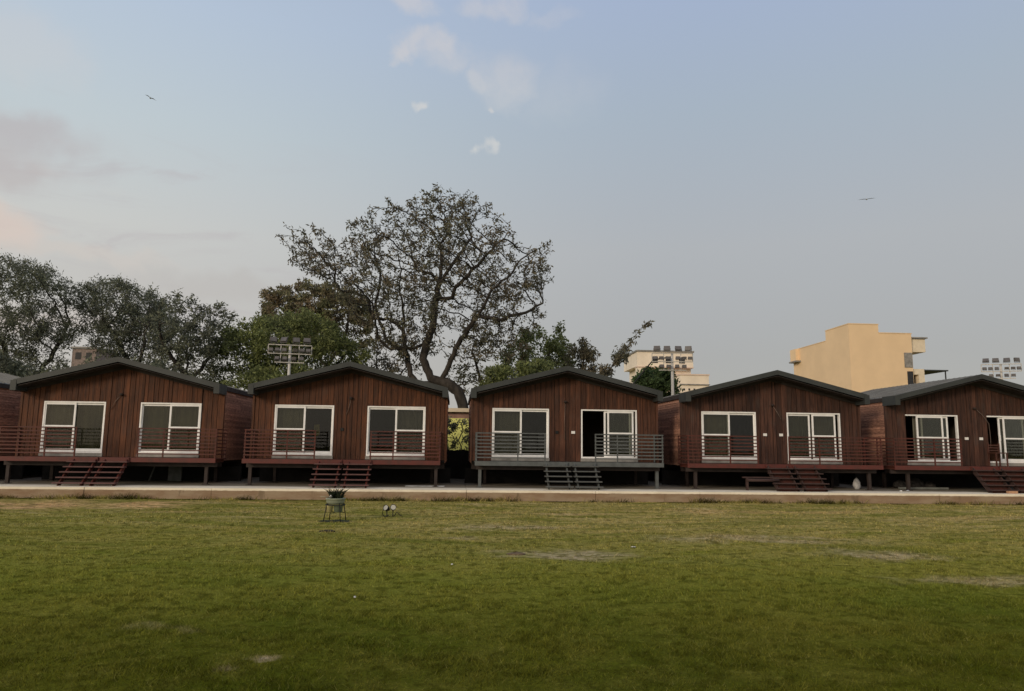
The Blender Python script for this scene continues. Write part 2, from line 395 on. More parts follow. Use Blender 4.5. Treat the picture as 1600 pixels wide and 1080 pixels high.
# ------------------------------------------------------------------ cabins
WY, DY, RY, BY = 25.5, 24.35, 24.80, 31.5      # wall, deck front, roof front, rear
HW = 3.2; RHW = 3.20; ZE, ZR = 3.60, 4.40       # half widths, fascia top at eave and ridge
FZ = 1.17
slope = (ZR - ZE) / RHW
def roofz(x): return ZR - abs(x) * slope
DOORS = ((-2.52, -.56), (.56, 2.52))
DZ0, DZ1 = 1.28, 2.96
def cabin(idx, cx, label, wood, paint, deck, rails, stairs, doors, extras):
    red = paint == 'red'; MR = M_red if red else M_grey; MS = M_slat if red else M_grey; MT = M_tread if red else M_tread_g
    if idx > 3: MT = M_brownstep
    c = thing('timber_cabin', label, 'cabin', (cx, WY, 0), 'timber cabins in a row on the concrete platform')
    Y = lambda y: y - WY
    r = random.Random(100 + idx)
    # front cladding: individual vertical boards
    b = MB(); x = -HW
    while x < HW - .01:
        wd = r.choice((.12, .15, .17, .17, .19, .22)); x1 = min(x + wd, HW); g = .009 + r.random() * .009
        pro = .018 + .022 * r.random(); a0, a1 = x + g / 2, x1 - g / 2
        zt = lambda q: roofz(q) - .16
        inside = [d for d in DOORS if a1 > d[0] - .02 and a0 < d[1] + .02]
        pieces = []
        if inside:
            d = inside[0]
            if a0 < d[0] - .03: pieces.append((a0, min(a1, d[0]), FZ, None)); 
            if a1 > d[1] + .03: pieces.append((max(a0, d[1]), a1, FZ, None))
            lo, hi = max(a0, d[0]), min(a1, d[1])
            if hi - lo > .005: pieces.append((lo, hi, DZ1, None))
        else: pieces.append((a0, a1, FZ - r.random() * .01, None))
        for (p0, p1, z0, _) in pieces:
            if p0 < 0 < p1: poly = [(p0, z0), (p1, z0), (p1, zt(p1)), (0, zt(0)), (p0, zt(p0))]
            else: poly = [(p0, z0), (p1, z0), (p1, zt(p1)), (p0, zt(p0))]
            b.prism(poly, 'y', -pro, 0)
        x = x1
    b.build('front_cladding', wood, c)
    MB().prism([(0, ZR - .195), (HW - .04, roofz(HW - .04) - .20), (HW - .04, roofz(HW - .04) - .33), (0, ZR - .33), (-HW + .04, roofz(HW - .04) - .33), (-HW + .04, roofz(HW - .04) - .20)], 'y', -.075, -.043).build('gable_shade_strip', M_soffit, c)  # dark strip painting the overhang's shade onto the gable top
    # corner battens
    for sx in (-1, 1):
        MB().box(sx * HW - .035 + sx * .03, sx * HW + .035 + sx * .03, -.06, .05, FZ - .05, roofz(HW) - .14).build('corner_post', wood, c)
    # shell behind (dark), with openings
    b = MB(); e = [-HW + .01, DOORS[0][0], DOORS[0][1], DOORS[1][0], DOORS[1][1], HW - .01]
    for (p, q) in ((e[0], e[1]), (e[2], e[3]), (e[4], e[5])): b.box(p, q, .002, .11, FZ - .1, DZ1)
    b.prism([(e[0], DZ1 + .001), (e[5], DZ1 + .001), (e[5], roofz(HW) - .17), (0, roofz(0) - .17), (e[0], roofz(HW) - .17)], 'y', .002, .11)
    b.build('wall_frame', M_dark, c)
    # side walls: horizontal cladding boards
    for sx in (-1, 1):
        b = MB(); z = FZ - .1
        while z < roofz(HW) - .17:
            h = .085; xo = sx * (HW + .012 + .012 * r.random()); yy = .06
            while yy < Y(BY):
                ln = r.uniform(1.2, 2.6); y1 = min(yy + ln, Y(BY)); pr = .008 * r.random()
                z1 = min(z + h - .012, roofz(HW) - .17)
                b.box(min(xo + sx * pr, sx * HW), max(xo + sx * pr, sx * HW), yy, y1 - .004, z, z1); yy = y1
            z += h
        b.box(sx * HW - .05 if sx > 0 else -HW + .002, HW - .002 if sx > 0 else -HW + .05, .112, Y(BY), FZ - .1, roofz(HW) - .18)
        b.build('side_wall', M_side, c)
    b = MB(); b.prism([(-HW, FZ - .1), (HW, FZ - .1), (HW, roofz(HW) - .17), (0, ZR - .17), (-HW, roofz(HW) - .17)], 'y', Y(BY) + .002, Y(BY) + .1)
    b.build('rear_wall', wood, c)
    # interior
    MB().box(-HW + .06, HW - .06, .115, Y(BY), FZ - .08, FZ).build('floor', M_floor, c)
    b = MB(); b.box(-.06, .06, .12, Y(BY) - .01, FZ + .002, 3.2); b.box(-HW + .062, -.065, 3.8, 3.9, FZ + .002, 3.2); b.box(.065, HW - .062, 3.8, 3.9, FZ + .002, 3.2)
    b.box(-HW + .062, HW - .062, .12, Y(BY) - .01, 3.205, 3.24)
    b.build('inner_wall', M_inner, c)
    # roof: two sheets with ribs
    ry0, ry1 = Y(RY), Y(BY) + .35
    rf = MB()
    for sx in (-1, 1):
        rf.prism([(0, ZR - .03), (sx * RHW, ZE - .03), (sx * RHW, ZE - .09), (0, ZR - .09)][::sx], 'y', ry0 + .045, ry1)
        yy = ry0 + .2
        while yy < ry1:     # standing ribs
            rf.prism([(sx * .02, ZR - .03), (sx * RHW, ZE - .03), (sx * RHW, ZE - .005), (sx * .02, ZR - .005)], 'y', yy, yy + .03); yy += .3
    ro = rf.build('roof', M_roof, c)
    f = MB(); f.prism([(0, ZR), (RHW, ZE), (RHW, ZE - .175), (0, ZR - .165), (-RHW, ZE - .175), (-RHW, ZE)], 'y', ry0 - .0, ry0 + .04); f.build('fascia_board', M_fascia, ro)
    f = MB(); f.prism([(0, ZR - .20), (RHW - .02, ZE - .205), (RHW - .02, ZE - .225), (0, ZR - .215), (-RHW + .02, ZE - .225), (-RHW + .02, ZE - .205)], 'y', ry0 + .043, 0.15)
    f.build('soffit', M_soffit, ro)
    for sx in (-1, 1):
        f = MB(); x0, x1 = sorted((sx * (RHW - .11), sx * (RHW + .07))); f.box(x0, x1, ry0 - .012, ry0 + .8, ZE - .345, ZE + .012 - .03)
        f.build('gutter_end', M_fascia, ro)
        f = MB(); x0, x1 = sorted((sx * (RHW + .002), sx * (RHW + .07))); f.box(x0, x1, ry0 + .802, ry1, ZE - .20, ZE - .06); f.build('eave_gutter', M_soffit, ro)
    # deck
    d0, d1 = deck[0] - cx, deck[1] - cx
    dk = MB(); q = Y(DY) + .06
    while q < -.03: dk.box(d0 + .01, d1 - .01, q, q + .10, FZ - .045, FZ - .012); q += .112
    for k in range(9): 
        xx = d0 + .1 + (d1 - d0 - .2) * k / 8; dk.box(xx - .03, xx + .03, Y(DY) + .055, -.03, FZ - .14, FZ - .047)
    do = dk.build('deck', MS, c)
    MB().box(d0, d1, Y(DY), Y(DY) + .05, FZ - .145, FZ - .005).build('deck_edge', MR, do)
    # floor beams + posts
    b = MB()
    for yy in (.2, 2.6, 5.4): b.box(-HW, HW, yy, yy + .1, FZ - .3, FZ - .102)
    b.box(d0 + .05, d1 - .05, Y(DY) + .35, Y(DY) + .43, FZ - .28, FZ - .147)
    b.build('floor_beam', M_post, c)
    for yy in (Y(DY) + .39, 1.2, 5.45):
        for xx in (-HW + .5, HW - .45) if yy > 0 else (max(d0, -HW) + .18, min(d1, HW) - .14):
            MB().box(xx - .05, xx + .05, yy - .05, yy + .05, .321, FZ - (.30 if yy > 0 else .282)).box(xx - .1, xx + .1, yy - .1, yy + .1, .321, .335).build('support_post', MR if yy < 0 and not red else M_post, c)
    # dark panels added under the floor to block light from behind
    MB().box(-HW - .2, HW + .2, 1.9, 2.0, .321, FZ - .31).build('crawl_light_blocker', M_dark, c)
    MB().box(-HW - .1, HW + .1, Y(BY) - .1, Y(BY) - .02, .321, FZ - .101).build('crawl_light_blocker', M_dark, c)
    # railings
    for (a, bb, ret) in rails:
        a -= cx; bb -= cx; rl = MB(); zr = [FZ + .10 + .113 * k for k in range(8)]
        for z in zr: rl.box(a, bb, Y(DY) + .005, Y(DY) + .022, z, z + .038)
        if ret:
            xe = a if ret < 0 else bb
            for z in zr: rl.box(xe - .008 + .012 * -ret, xe + .008 + .012 * -ret, Y(DY) + .06, -.07, z, z + .038)
        ro2 = rl.build('railing', MS, c)
        npst = 3 if bb - a > 1.2 else 2
        for k in range(npst):
            xx = a + .03 + (bb - a - .06) * (k / (npst - 1) if npst == 3 and True else k)
            if npst == 3 and k == 1: xx = a + (bb - a) * (.6 if (a < 0) else .33)
            MB().box(xx - .02, xx + .02, Y(DY) + .024, Y(DY) + .058, FZ - .004, zr[-1] + .038).build('railing_post', MS, ro2)
        if ret:
            MB().box(xe - .02 - .03 * ret, xe + .02 - .03 * ret, -.10, -.065, FZ - .004, zr[-1] + .03).build('railing_post', MS, ro2)
    # two stair flights side by side
    for (sa, sb) in stairs:
        sa -= cx; sb -= cx; y0 = Y(DY) - .03
        so = MB().box(sa + .0, sb - .0, y0 - .02, y0 + .028, FZ - .14, FZ - .01).build('staircase', MR, c)
        for sx in (sa + .06, sb - .06):
            MB().prism([(y0 - .022, FZ - .05), (y0 - .022, FZ - .24), (y0 - .68, .325), (y0 - .84, .325), (y0 - .84, .36)], 'x', sx - .02, sx + .02).build('stringer', MR if idx < 4 else MT, so)
        if idx > 3:
            for k in range(5): MB().box(sa + .081, sb - .081, y0 - .07 - .182 * k, y0 - .055 - .182 * k, FZ - .29 - .155 * k + .01, FZ - .157 - .155 * k).build('riser', M_slat, so)
        for k in range(5):
            zt = FZ - .155 - .155 * k; yc = y0 - .04 - .182 * k
            MB().box(sa - .045, sb + .045, yc - .21, yc - .0, zt - .0, zt + .035).build('stair_tread', MT, so)
    # sliding doors
    for di, (d, cfg) in enumerate(zip(DOORS, doors)):
        x0, x1 = d; wd = x1 - x0; ft = .046
        fr = MB(); fr.box(x0, x1, -.045, .06, DZ1 - ft, DZ1); fr.box(x0, x1, -.045, .06, DZ0, DZ0 + ft * 1.2)
        if not cfg.get('nojamb'): fr.box(x0, x0 + ft, -.044, .059, DZ0 + ft * 1.2, DZ1 - ft)
        fr.box(x1 - ft, x1, -.044, .059, DZ0 + ft * 1.2, DZ1 - ft)
        fo = fr.build('sliding_door', M_white, c)
        MB().box(x0 - .02, x1 + .02, -.06, .11, FZ + .001, DZ0 - .002).build('door_sill', M_sill, fo)
        for li, (l0, l1, mid, gm) in enumerate(cfg['leaves']):
            a = x0 + ft * .5 + (wd - ft) * l0; bb = x0 + ft * .5 + (wd - ft) * l1; yy = -.030 if li % 2 == 0 else .012; t = .058
            z0, z1 = DZ0 + ft * 1.2 + .002, DZ1 - ft - .002
            lf = MB(); lf.box(a, a + t, yy, yy + .035, z0, z1); lf.box(bb - t, bb, yy, yy + .035, z0, z1)
            lf.box(a + t, bb - t, yy + .001, yy + .034, z1 - .06, z1); lf.box(a + t, bb - t, yy + .001, yy + .034, z0, z0 + .085)
            if mid: lf.box(a + t, bb - t, yy + .001, yy + .034, z0 + (z1 - z0) * .5, z0 + (z1 - z0) * .5 + .05)
            lf.build('door_leaf', M_white, fo)
            MB().box(a + t - .005, bb - t + .005, yy + .014, yy + .020, z0 + .08, z1 - .055).build('glass_pane', gm, fo)
            if mid or gm is G_olive:
                q = MB(); ns = 26; cr_ = random.Random(idx * 10 + di * 3 + li); ph = cr_.random() * 6; xa, xb = a - .02, bb + .02
                for j in range(ns):
                    u0, u1 = j / ns, (j + 1) / ns; fy = lambda u: .17 + .018 * math.sin(u * 38 + ph + 2 * math.sin(u * 7))
                    q.face([(xa + (xb - xa) * u0, fy(u0), DZ0 + .03), (xa + (xb - xa) * u1, fy(u1), DZ0 + .03), (xa + (xb - xa) * u1, fy(u1), DZ1 + .02), (xa + (xb - xa) * u0, fy(u0), DZ1 + .02)], True)
                q.build('curtain', M_curt[(idx + di) % 2], fo)
            if not mid: MB().box(bb - .05 if di == 0 else a + .02, bb - .02 if di == 0 else a + .05, yy - .025, yy, z0 + .72, z0 + .92).build('door_handle', M_white, fo)
    # little things on the wall
    for ex in extras:
        kind = ex[0]
        if kind == 'plate': MB().box(ex[1] - cx - .065, ex[1] - cx + .065, -.065, -.041, ex[2] - .045, ex[2] + .045).build('switch_plate', M_plate, c)
        if kind == 'box': MB().box(ex[1] - cx - .05, ex[1] - cx + .05, -.065, -.041, ex[2] - .05, ex[2] + .05).build('junction_box', M_black, c)
        if kind == 'lamp':
            l = MB(); x, z = ex[1] - cx, ex[2]; l.lathe([(0, -.02), (.055, -.02), (.06, .02), (.03, .05), (0, .05)], (x, -.10, z), 12); l.box(x - .02, x + .02, -.1, -.03, z, z + .03); l.build('wall_lamp', M_post, c)
        if kind == 'cable': MB().tube([(p[0] - cx, -.055 - .02 * (k % 2), p[1]) for k, p in enumerate(ex[1])], .009, 5).build('cable', mat('cable_grey', (.16, .12, .10), rough=.6), c)
    return c
std = lambda g1=G_film, g2=G_clear: dict(leaves=[(0, .52, True, g1), (.48, 1, False, g2)])
rev = lambda g1=G_film, g2=G_clear: dict(leaves=[(.48, 1, True, g1), (0, .52, False, g2)])
opn = lambda: dict(leaves=[(.47, .95, True, G_film), (.41, .90, False, G_clear)])
def stairs2(c): return [(c - .87, c - .09), (c + .07, c + .85)]
cabin(0, -18.5, 'brown timber cabin on posts cut off by the left edge of the photo', WOOD[0], 'red', (-21.7, -15.35), [(-21.7, -19.4, -1), (-17.6, -15.35, 1)], stairs2(-18.5), [std(), rev()], [])
cabin(1, -11.03, 'red-brown timber cabin with red railing, leftmost one shown whole', WOOD[0], 'red', (-14.24, -7.6), [(-14.24, -11.9, -1), (-10.05, -7.6, 1)], stairs2(-11.08), [std(G_film, G_olive), rev(G_olive, G_olive)],
      [('lamp', -11.1, 3.2), ('cable', [(-11.1, 3.22), (-11.27, 3.0), (-11.42, 2.72)])])
cabin(2, -3.58, 'red-brown timber cabin behind the plant stand, left of the big tree gap', WOOD[0], 'red', (-6.78, -.5), [(-6.75, -4.5, -1), (-2.78, -.5, 1)], stairs2(-3.55), [std(), rev()],
      [('lamp', -3.58, 3.2), ('cable', [(-3.58, 3.22), (-3.63, 2.95), (-3.72, 2.66)]), ('box', -3.85, 2.16)])
cabin(3, 3.74, 'timber cabin with grey railings and grey stairs instead of red', WOOD[1], 'grey', (.62, 6.88), [(.64, 2.95, -1), (4.57, 6.88, 1)], stairs2(3.76), [std(), opn()],
      [('lamp', 3.74, 3.2), ('plate', 4.02, 2.16), ('box', 3.45, 2.16), ('cable', [(3.74, 3.2), (3.72, 2.6), (3.74, 1.9)])])
cabin(4, 11.08, 'timber cabin with red railing and a white sack under its deck', WOOD[2], 'red', (7.69, 14.45), [(7.69, 10.14, -1), (11.17, 14.45, 1)], [(10.34, 11.12), (11.26, 12.06)], [std(G_film, G_clear), dict(leaves=[(.47, .92, True, G_film), (0, .44, False, G_olive)])],
      [('lamp', 11.12, 3.2), ('cable', [(11.12, 3.22), (11.3, 2.95), (11.45, 2.68)]), ('plate', 10.83, 2.17), ('plate', 11.41, 2.17)])
cabin(5, 18.55, 'timber cabin at the right edge with both sliding doors pushed open', WOOD[2], 'red', (14.86, 21.9), [(14.86, 17.3, -1), (19.9, 21.9, 1)], [(17.55, 18.4), (18.56, 19.42)], [dict(leaves=[(.20, .72, True, G_film), (.30, .83, True, G_clear)], nojamb=1), dict(leaves=[(.30, .80, True, G_film), (.22, .72, False, G_clear)], nojamb=1)],
      [('lamp', 18.62, 3.2), ('cable', [(18.62, 3.25), (18.9, 3.0), (19.15, 2.68), (19.16, 2.2), (19.16, 1.8)]), ('plate', 18.27, 2.13), ('plate', 18.82, 2.13)])

# ------------------------------------------------------------------ trees
def leaf_mat(name, c1, c2, trans=.25):
    def fn(t, P, geo, b):
        ri = geo.outputs['Random Per Island']; n = t.noise(P, .55, 4, .6)
        c = t.mix(t.step(n, .35, .65), c1, c2)
        return t.v('MULTIPLY', c, t_vec(t, t.m('MULTIPLY_ADD', ri, .9, .55)))
    return mat(name, fn=fn, rough=.65, spec=.2, trans=trans)
M_bark = mat('tree_bark', (.044, .038, .032), rough=.95, var=.4, scale=6, stretch=(1, 1, .4), bump=.5, bscale=10)
M_bark_g = mat('mossy_bark', (.055, .052, .035), rough=.95, var=.4, scale=5, stretch=(1, 1, .4), bump=.5, bscale=10)
def in_poly(x, z, poly):
    c = False; j = len(poly) - 1
    for i in range(len(poly)):
        (xi, zi), (xj, zj) = poly[i], poly[j]
        if (zi > z) != (zj > z) and x < (xj - xi) * (z - zi) / (zj - zi) + xi: c = not c
        j = i
    return c
def tree(name, label, cat, polys, Y, ry, limbs, leafm, N=900, step=.35, kill=.75, leaf=(.05, .14), per=14, spread=.3, tipr=.008, trunk_r=.3, seed=1, bark=None, group=None, droop=0., shell=0., leafmin=0, expo=2.3, leaf_r=.05, tp=1.15, holes=.30, clump=1.3):
    r = random.Random(seed); nr = np.random.default_rng(seed); bark = bark or M_bark
    base = limbs[0][0]
    ob = thing(name, label, cat, (base[0], Y, 0), group)
    att = []
    for poly, share in polys:
        xs_ = [p[0] for p in poly]; zs_ = [p[1] for p in poly]; cx, cz = sum(xs_) / len(poly), sum(zs_) / len(poly); hw, hh = (max(xs_) - min(xs_)) / 2, (max(zs_) - min(zs_)) / 2
        n = 0
        while n < N * share:
            x, z = r.uniform(min(xs_), max(xs_)), r.uniform(min(zs_), max(zs_))
            if not in_poly(x, z, poly): continue
            if holes and mnoise.noise(Vector((x * .5 + seed, z * .5, seed * 1.7))) < holes - .45 and r.random() < .85: continue
            q = min(1, math.hypot((x - cx) / hw, (z - cz) / hh))
            if shell and r.random() > (q ** shell) + .25: continue
            d = ry * math.sqrt(max(.08, 1 - q * q)); att.append(Vector((x, Y + r.uniform(-d, d), z))); n += 1
    # nodes
    pos = []; par = []
    def add(p, pa): pos.append(Vector(p)); par.append(pa); return len(pos) - 1
    def nearest(p): return min(range(len(pos)), key=lambda i: (pos[i].x - p.x) ** 2 + (pos[i].z - p.z) ** 2)
    for li, l in enumerate(limbs):
        pts = [Vector((q[0], Y + (q[2] if len(q) > 2 else 0), q[1])) for q in l]
        if li == 0: cur = add(pts[0], -1)
        else: cur = nearest(pts[0])
        depth = pos[cur].y; tgt = (r.uniform(-.55, .55) if li > 0 else 0)
        tot = sum((pts[k + 1] - pts[k]).length for k in range(len(pts) - 1)); acc_ = 0
        for k in range(1, len(pts)):
            seg = pts[k] - pts[k - 1]; m = max(1, int(seg.length / step))
            for j in range(1, m + 1):
                p = pts[k - 1] + seg * (j / m); acc_ += seg.length / m
                p.y = (p.y if li == 0 else depth + tgt * acc_)
                p += Vector((r.uniform(-1, 1), r.uniform(-1, 1), r.uniform(-1, 1))) * step * .2
                cur = add(p, cur)
    for it in range(90):
        if not att: break
        kd = kdtree.KDTree(len(pos))
        for i, p in enumerate(pos): kd.insert(p, i)
        kd.balance(); grow = {}; keep = []
        for a in att:
            p, i, d = kd.find(a)
            if d < kill: continue
            keep.append(a); g = (a - p) / d
            if i in grow: grow[i] += g
            else: grow[i] = g.copy()
        att = keep; added = 0
        for i, g in grow.items():
            if g.length < .05: continue
            g.normalize(); g += Vector((r.uniform(-1, 1), r.uniform(-1, 1), r.uniform(-1, 1) - droop)) * .32; g.normalize()
            p = pos[i] + g * step
            if kd.find(p)[2] < step * .45: continue
            add(p, i); added += 1
        if not added: break
    n = len(pos); kids = [[] for _ in range(n)]
    for i, pa in enumerate(par):
        if pa >= 0: kids[pa].append(i)
    # wispy twigs at tips
    tips = [i for i in range(n) if not kids[i]]
    for i in tips:
        d = (pos[i] - pos[par[i]]).normalized()
        for _ in range(2):
            q = i
            for s_ in range(2):
                d2 = (d + Vector((r.uniform(-1, 1), r.uniform(-1, 1), r.uniform(-1, 1) - droop * .6)) * .6).normalized()
                q2 = add(pos[q] + d2 * step * .65, q); kids.append([]); kids[q].append(q2); q = q2
    n = len(pos); rad = [0.] * n
    for i in range(n - 1, -1, -1):
        # children always come after parents
        rad[i] = tipr if not kids[i] else (sum(rad[k] ** expo for k in kids[i])) ** (1 / expo)
    mx = max(rad[0], 1e-4)
    rad = [tipr + (trunk_r - tipr) * max(0., q / mx - tipr / mx) ** tp for q in rad]
    # wood mesh
    Vv = []; Ff = []
    base_v = Vector((base[0], Y, 0))
    def ring(p, d, rr, k):
        a = d.cross(Vector((.3, .9, .1))); a = a.normalized() if a.length > .01 else Vector((1, 0, 0)); b = d.cross(a); i0 = len(Vv)
        for j in range(k):
            t = 2 * math.pi * j / k; Vv.append(tuple(p - base_v + (a * math.cos(t) + b * math.sin(t)) * rr))
        return i0
    for i in range(n):
        # follow chains
        pa = par[i]
        if pa < 0: continue
        big = max(kids[pa], key=lambda k: rad[k])
        if i != big or par[pa] < 0:
            # start a chain at pa
            chain = [pa, i]; c_ = i
            while kids[c_]:
                c_ = max(kids[c_], key=lambda k: rad[k]); chain.append(c_)
            k = 8 if rad[i] > .09 else (5 if rad[i] > .025 else 3)
            prev = None
            for m_, c_ in enumerate(chain):
                d = (pos[chain[min(m_ + 1, len(chain) - 1)]] - pos[chain[max(m_ - 1, 0)]])
                d = d.normalized() if d.length > 1e-5 else Vector((0, 0, 1))
                rr = rad[c_] if m_ else min(rad[c_], rad[i] * 1.15)
                if pa == 0 and m_ == 0: rr *= 1.35
                i0 = ring(pos[c_], d, rr, k)
                if prev is not None:
                    for j in range(k): Ff.append((prev + j, prev + (j + 1) % k, i0 + (j + 1) % k, i0 + j))
                prev = i0
    np_mesh('trunk', Vv, Ff, bark, ob, smooth=True)
    # leaves
    cand = [i for i in range(n) if rad[i] < leaf_r and pos[i].z > leafmin]
    pr = np.array([pos[i] - base_v for i in cand], np.float32)
    L = np.repeat(pr, per, 0)
    cnt = nr.normal(0, 1, (len(pr), 1)); dens = np.repeat(np.array([min(1, max(0, .5 + clump * mnoise.noise(pos[i] * 1.1))) for i in cand]), per); keepm = nr.uniform(0, 1, len(L)) < (.12 + 1.05 * dens)
    L = L[keepm]; m = len(L)
    off = nr.normal(0, 1, (m, 3)); off /= np.linalg.norm(off, axis=1)[:, None]; L = L + off * (nr.uniform(0, 1, (m, 1)) ** .6) * spread
    ax = nr.normal(0, 1, (m, 3)); ax[:, 2] -= droop * 1.2; ax /= np.linalg.norm(ax, axis=1)[:, None]
    bx = np.cross(ax, nr.normal(0, 1, (m, 3))); bx /= np.linalg.norm(bx, axis=1)[:, None]
    s_ = nr.uniform(.6, 1.35, (m, 1)); wv = bx * s_ * leaf[0] / 2; lv = ax * s_ * leaf[1]
    V4 = np.stack([L, L + lv * .45 + wv, L + lv, L + lv * .45 - wv], 1).reshape(-1, 3)
    np_mesh('crown', V4, np.arange(4 * m).reshape(-1, 4), leafm, ob)
    print('TREE', name, 'nodes', n, 'leaves', m)
    return ob

L_main = leaf_mat('leaf_grey_green', (.145, .148, .095), (.180, .150, .098), .35)
L_dark = leaf_mat('leaf_dark_feathery', (.150, .160, .122), (.165, .180, .115), .35)
L_green = leaf_mat('leaf_fresh_green', (.210, .240, .085), (.170, .195, .085), .4)
L_brown = leaf_mat('leaf_dry_brown', (.240, .185, .120), (.175, .180, .090), .35)
L_bush = leaf_mat('leaf_deep_green', (.085, .130, .055), (.105, .150, .060), .35)

MAINP = [(x * .955 - .03, 9.5 + (z - 9.5) * .92) for x, z in [(-9.5,11.9),(-9.1,12.8),(-8.0,13.2),(-7.0,12.6),(-6.2,12.3),(-5.7,13.9),(-4.3,14.5),(-2.9,15.5),(-1.1,15.9),(0.7,16.0),(2.3,15.1),(2.9,13.7),(3.9,13.2),(5.2,12.7),(5.4,11.2),(4.9,9.7),(5.0,8.3),(3.6,7.5),(2.8,6.0),(-0.3,6.4),(-4.0,6.4),(-5.4,7.4),(-6.4,8.6),(-7.0,10.6),(-8.8,11.3)]]
tree('spreading_tree', 'tallest tree, sparse open crown on dark winding limbs behind the cabins', 'tree', [(MAINP, 1), ([(-9.5,11.5),(-9.5,12.6),(-8.4,13.2),(-7.0,12.9),(-6.6,12.2),(-7.4,11.3),(-8.8,10.9)], .05)], 40, 4.2,
     [[(0.6,0.0),(0.55,2.2),(0.4,3.6),(0.1,4.6),(-0.6,5.0)],
      [(-.6,5.0),(-1.5,5.3),(-1.9,6.4),(-1.8,7.2),(-1.4,8.1),(-1.4,9.2),(-1.2,10.3),(-1.1,10.6),(-1.0,12.1),(-1.2,13.0),(-0.7,13.6),(-1.0,14.4)],
      [(-.5,5.0),(-2.2,5.0),(-2.6,5.6),(-2.8,6.3),(-3.1,7.7),(-3.2,9.1),(-3.3,9.9),(-3.6,11.0),(-3.5,12.2),(-3.9,13.4)],
      [(-1.1,10.6),(-1.6,11.3),(-2.4,11.5),(-2.8,12.6)], [(-1.1,10.6),(-0.7,11.4),(0.1,12.7),(0.7,13.6),(0.2,14.4)],
      [(-3.1,8.3),(-4.1,8.9),(-4.9,8.9),(-5.4,10.2),(-6.0,10.5),(-6.9,10.6),(-7.3,11.2),(-7.3,11.9),(-8.0,12.4),(-8.9,12.4)],
      [(-2.8,6.9),(-4.0,7.5),(-4.4,8.4),(-4.8,9.6),(-4.6,11.4),(-5.0,12.8)],
      [(-0.9,5.1),(-0.5,6.0),(-0.0,7.1),(1.0,8.5),(1.7,9.8),(2.7,10.6),(3.1,11.3),(4.3,11.9)],
      [(-1.8,7.2),(-2.5,6.9),(-3.7,6.8),(-4.4,7.4)], [(-1.4,9.7),(-0.4,9.8),(-0.2,10.3),(0.9,11.4),(2.5,12.9)], [(1.0,8.5),(2.2,8.4),(3.6,8.9),(4.5,9.4)]],
     L_main, N=3600, step=.26, kill=.42, leaf=(.075, .19), per=7, spread=.22, holes=.30, clump=2.2, trunk_r=.32, seed=5, tipr=.012, expo=2.5, leaf_r=.030)
tree('dry_brown_tree', 'small reddish brown leaved tree under the right side of the tallest tree', 'tree', [([(-.6,5.4),(.2,7.2),(1.6,8.9),(3.2,9.1),(4.2,7.6),(4.0,5.6),(2.6,4.2),(.6,4.2)], 1)], 43.5, 1.8,
     [[(2.2, 0), (2.2, 2.4), (2.0, 4.2)], [(2.0, 4.2), (1.2, 6.0), (.8, 7.2)], [(2.0, 4.2), (2.8, 6.2), (3.2, 8)]], L_brown, N=560, kill=.5, leaf=(.09, .19), per=9, spread=.26, trunk_r=.16, seed=25, leaf_r=.035)
tree('feathery_tree', 'dark feathery tree at the far left edge of the photo', 'tree', [([(-27.5,10.8),(-25.5,11.6),(-23.8,11.5),(-22.4,11.1),(-21.5,10.2),(-21.8,8.9),(-21.4,7.3),(-21.8,5.2),(-26.7,5.2)], 1)], 42, 3,
     [[(-23.8, 0), (-23.6, 2.6), (-23.9, 4.6)], [(-23.9, 4.6), (-24.8, 6.5), (-25.8, 8)], [(-23.7, 4), (-22.8, 6.2), (-22.4, 8.5)]], L_dark, N=1500, kill=.5, leaf=(.055, .19), per=34, spread=.42, trunk_r=.22, seed=11, group='dark trees on the left behind the cabins', leaf_r=.06)
tree('feathery_tree', 'feathery dark tree above the leftmost whole cabin, light gap on its left', 'tree', [([(-21.9,10.6),(-21.2,11.1),(-19.8,10.9),(-18.5,10.6),(-17.1,9.8),(-16.7,8.8),(-17.0,6.5),(-17.5,5.0),(-19.0,5.2),(-20.0,6.6),(-21.8,8.9)], 1)], 44, 2.6,
     [[(-18.8, 0), (-18.9, 3), (-18.7, 5.4)], [(-18.7, 5.4), (-19.6, 7.2), (-20.8, 8.9)], [(-18.8, 4.4), (-17.9, 6.2), (-17.4, 8)]], L_dark, N=1200, kill=.5, leaf=(.055, .19), per=34, spread=.42, trunk_r=.20, seed=12, group='dark trees on the left behind the cabins', leaf_r=.06)
tree('broadleaf_tree', 'dark broad-leaved tree with clumped twig ends, right of the feathery trees', 'tree', [([(-16.0,8.6),(-15.2,9.6),(-14.2,9.2),(-13.3,9.5),(-12.3,9.1),(-12.4,8.0),(-12.8,6.6),(-12.6,4.4),(-16.8,4.4),(-16.3,6.7)], 1)], 40, 2.3,
     [[(-14.4, 0), (-14.5, 2.5), (-14.2, 4.6), (-14.3, 6.5)], [(-14.2, 4.6), (-13.2, 6.6), (-12.6, 8.5)], [(-14.3, 5.2), (-15.4, 7), (-15.3, 8.6)]], L_dark, N=900, kill=.48, leaf=(.075, .18), per=24, spread=.30, trunk_r=.2, seed=13, group='dark trees on the left behind the cabins', leaf_r=.06)
tree('green_tree', 'fresh green bushy tree behind the floodlight mast on the left', 'tree', [([(-13.6,6.8),(-12.6,8.2),(-10.7,8.9),(-8.6,9.0),(-6.6,8.2),(-5.1,6.8),(-4.9,4.8),(-13.9,4.4)], 1)], 62 - 20, 3,
     [[(-9.2, 0), (-9.3, 2.4), (-9.0, 4.0)], [(-9.0, 4.0), (-7.6, 5.6), (-6.2, 7.0)], [(-9.2, 3.6), (-10.8, 5.6), (-12, 7)], [(-9.1, 4), (-9.2, 6.4), (-9, 8)]], L_green, N=1250, kill=.55, leaf=(.08, .19), per=46, spread=.42, trunk_r=.22, seed=14, leaf_r=.07)
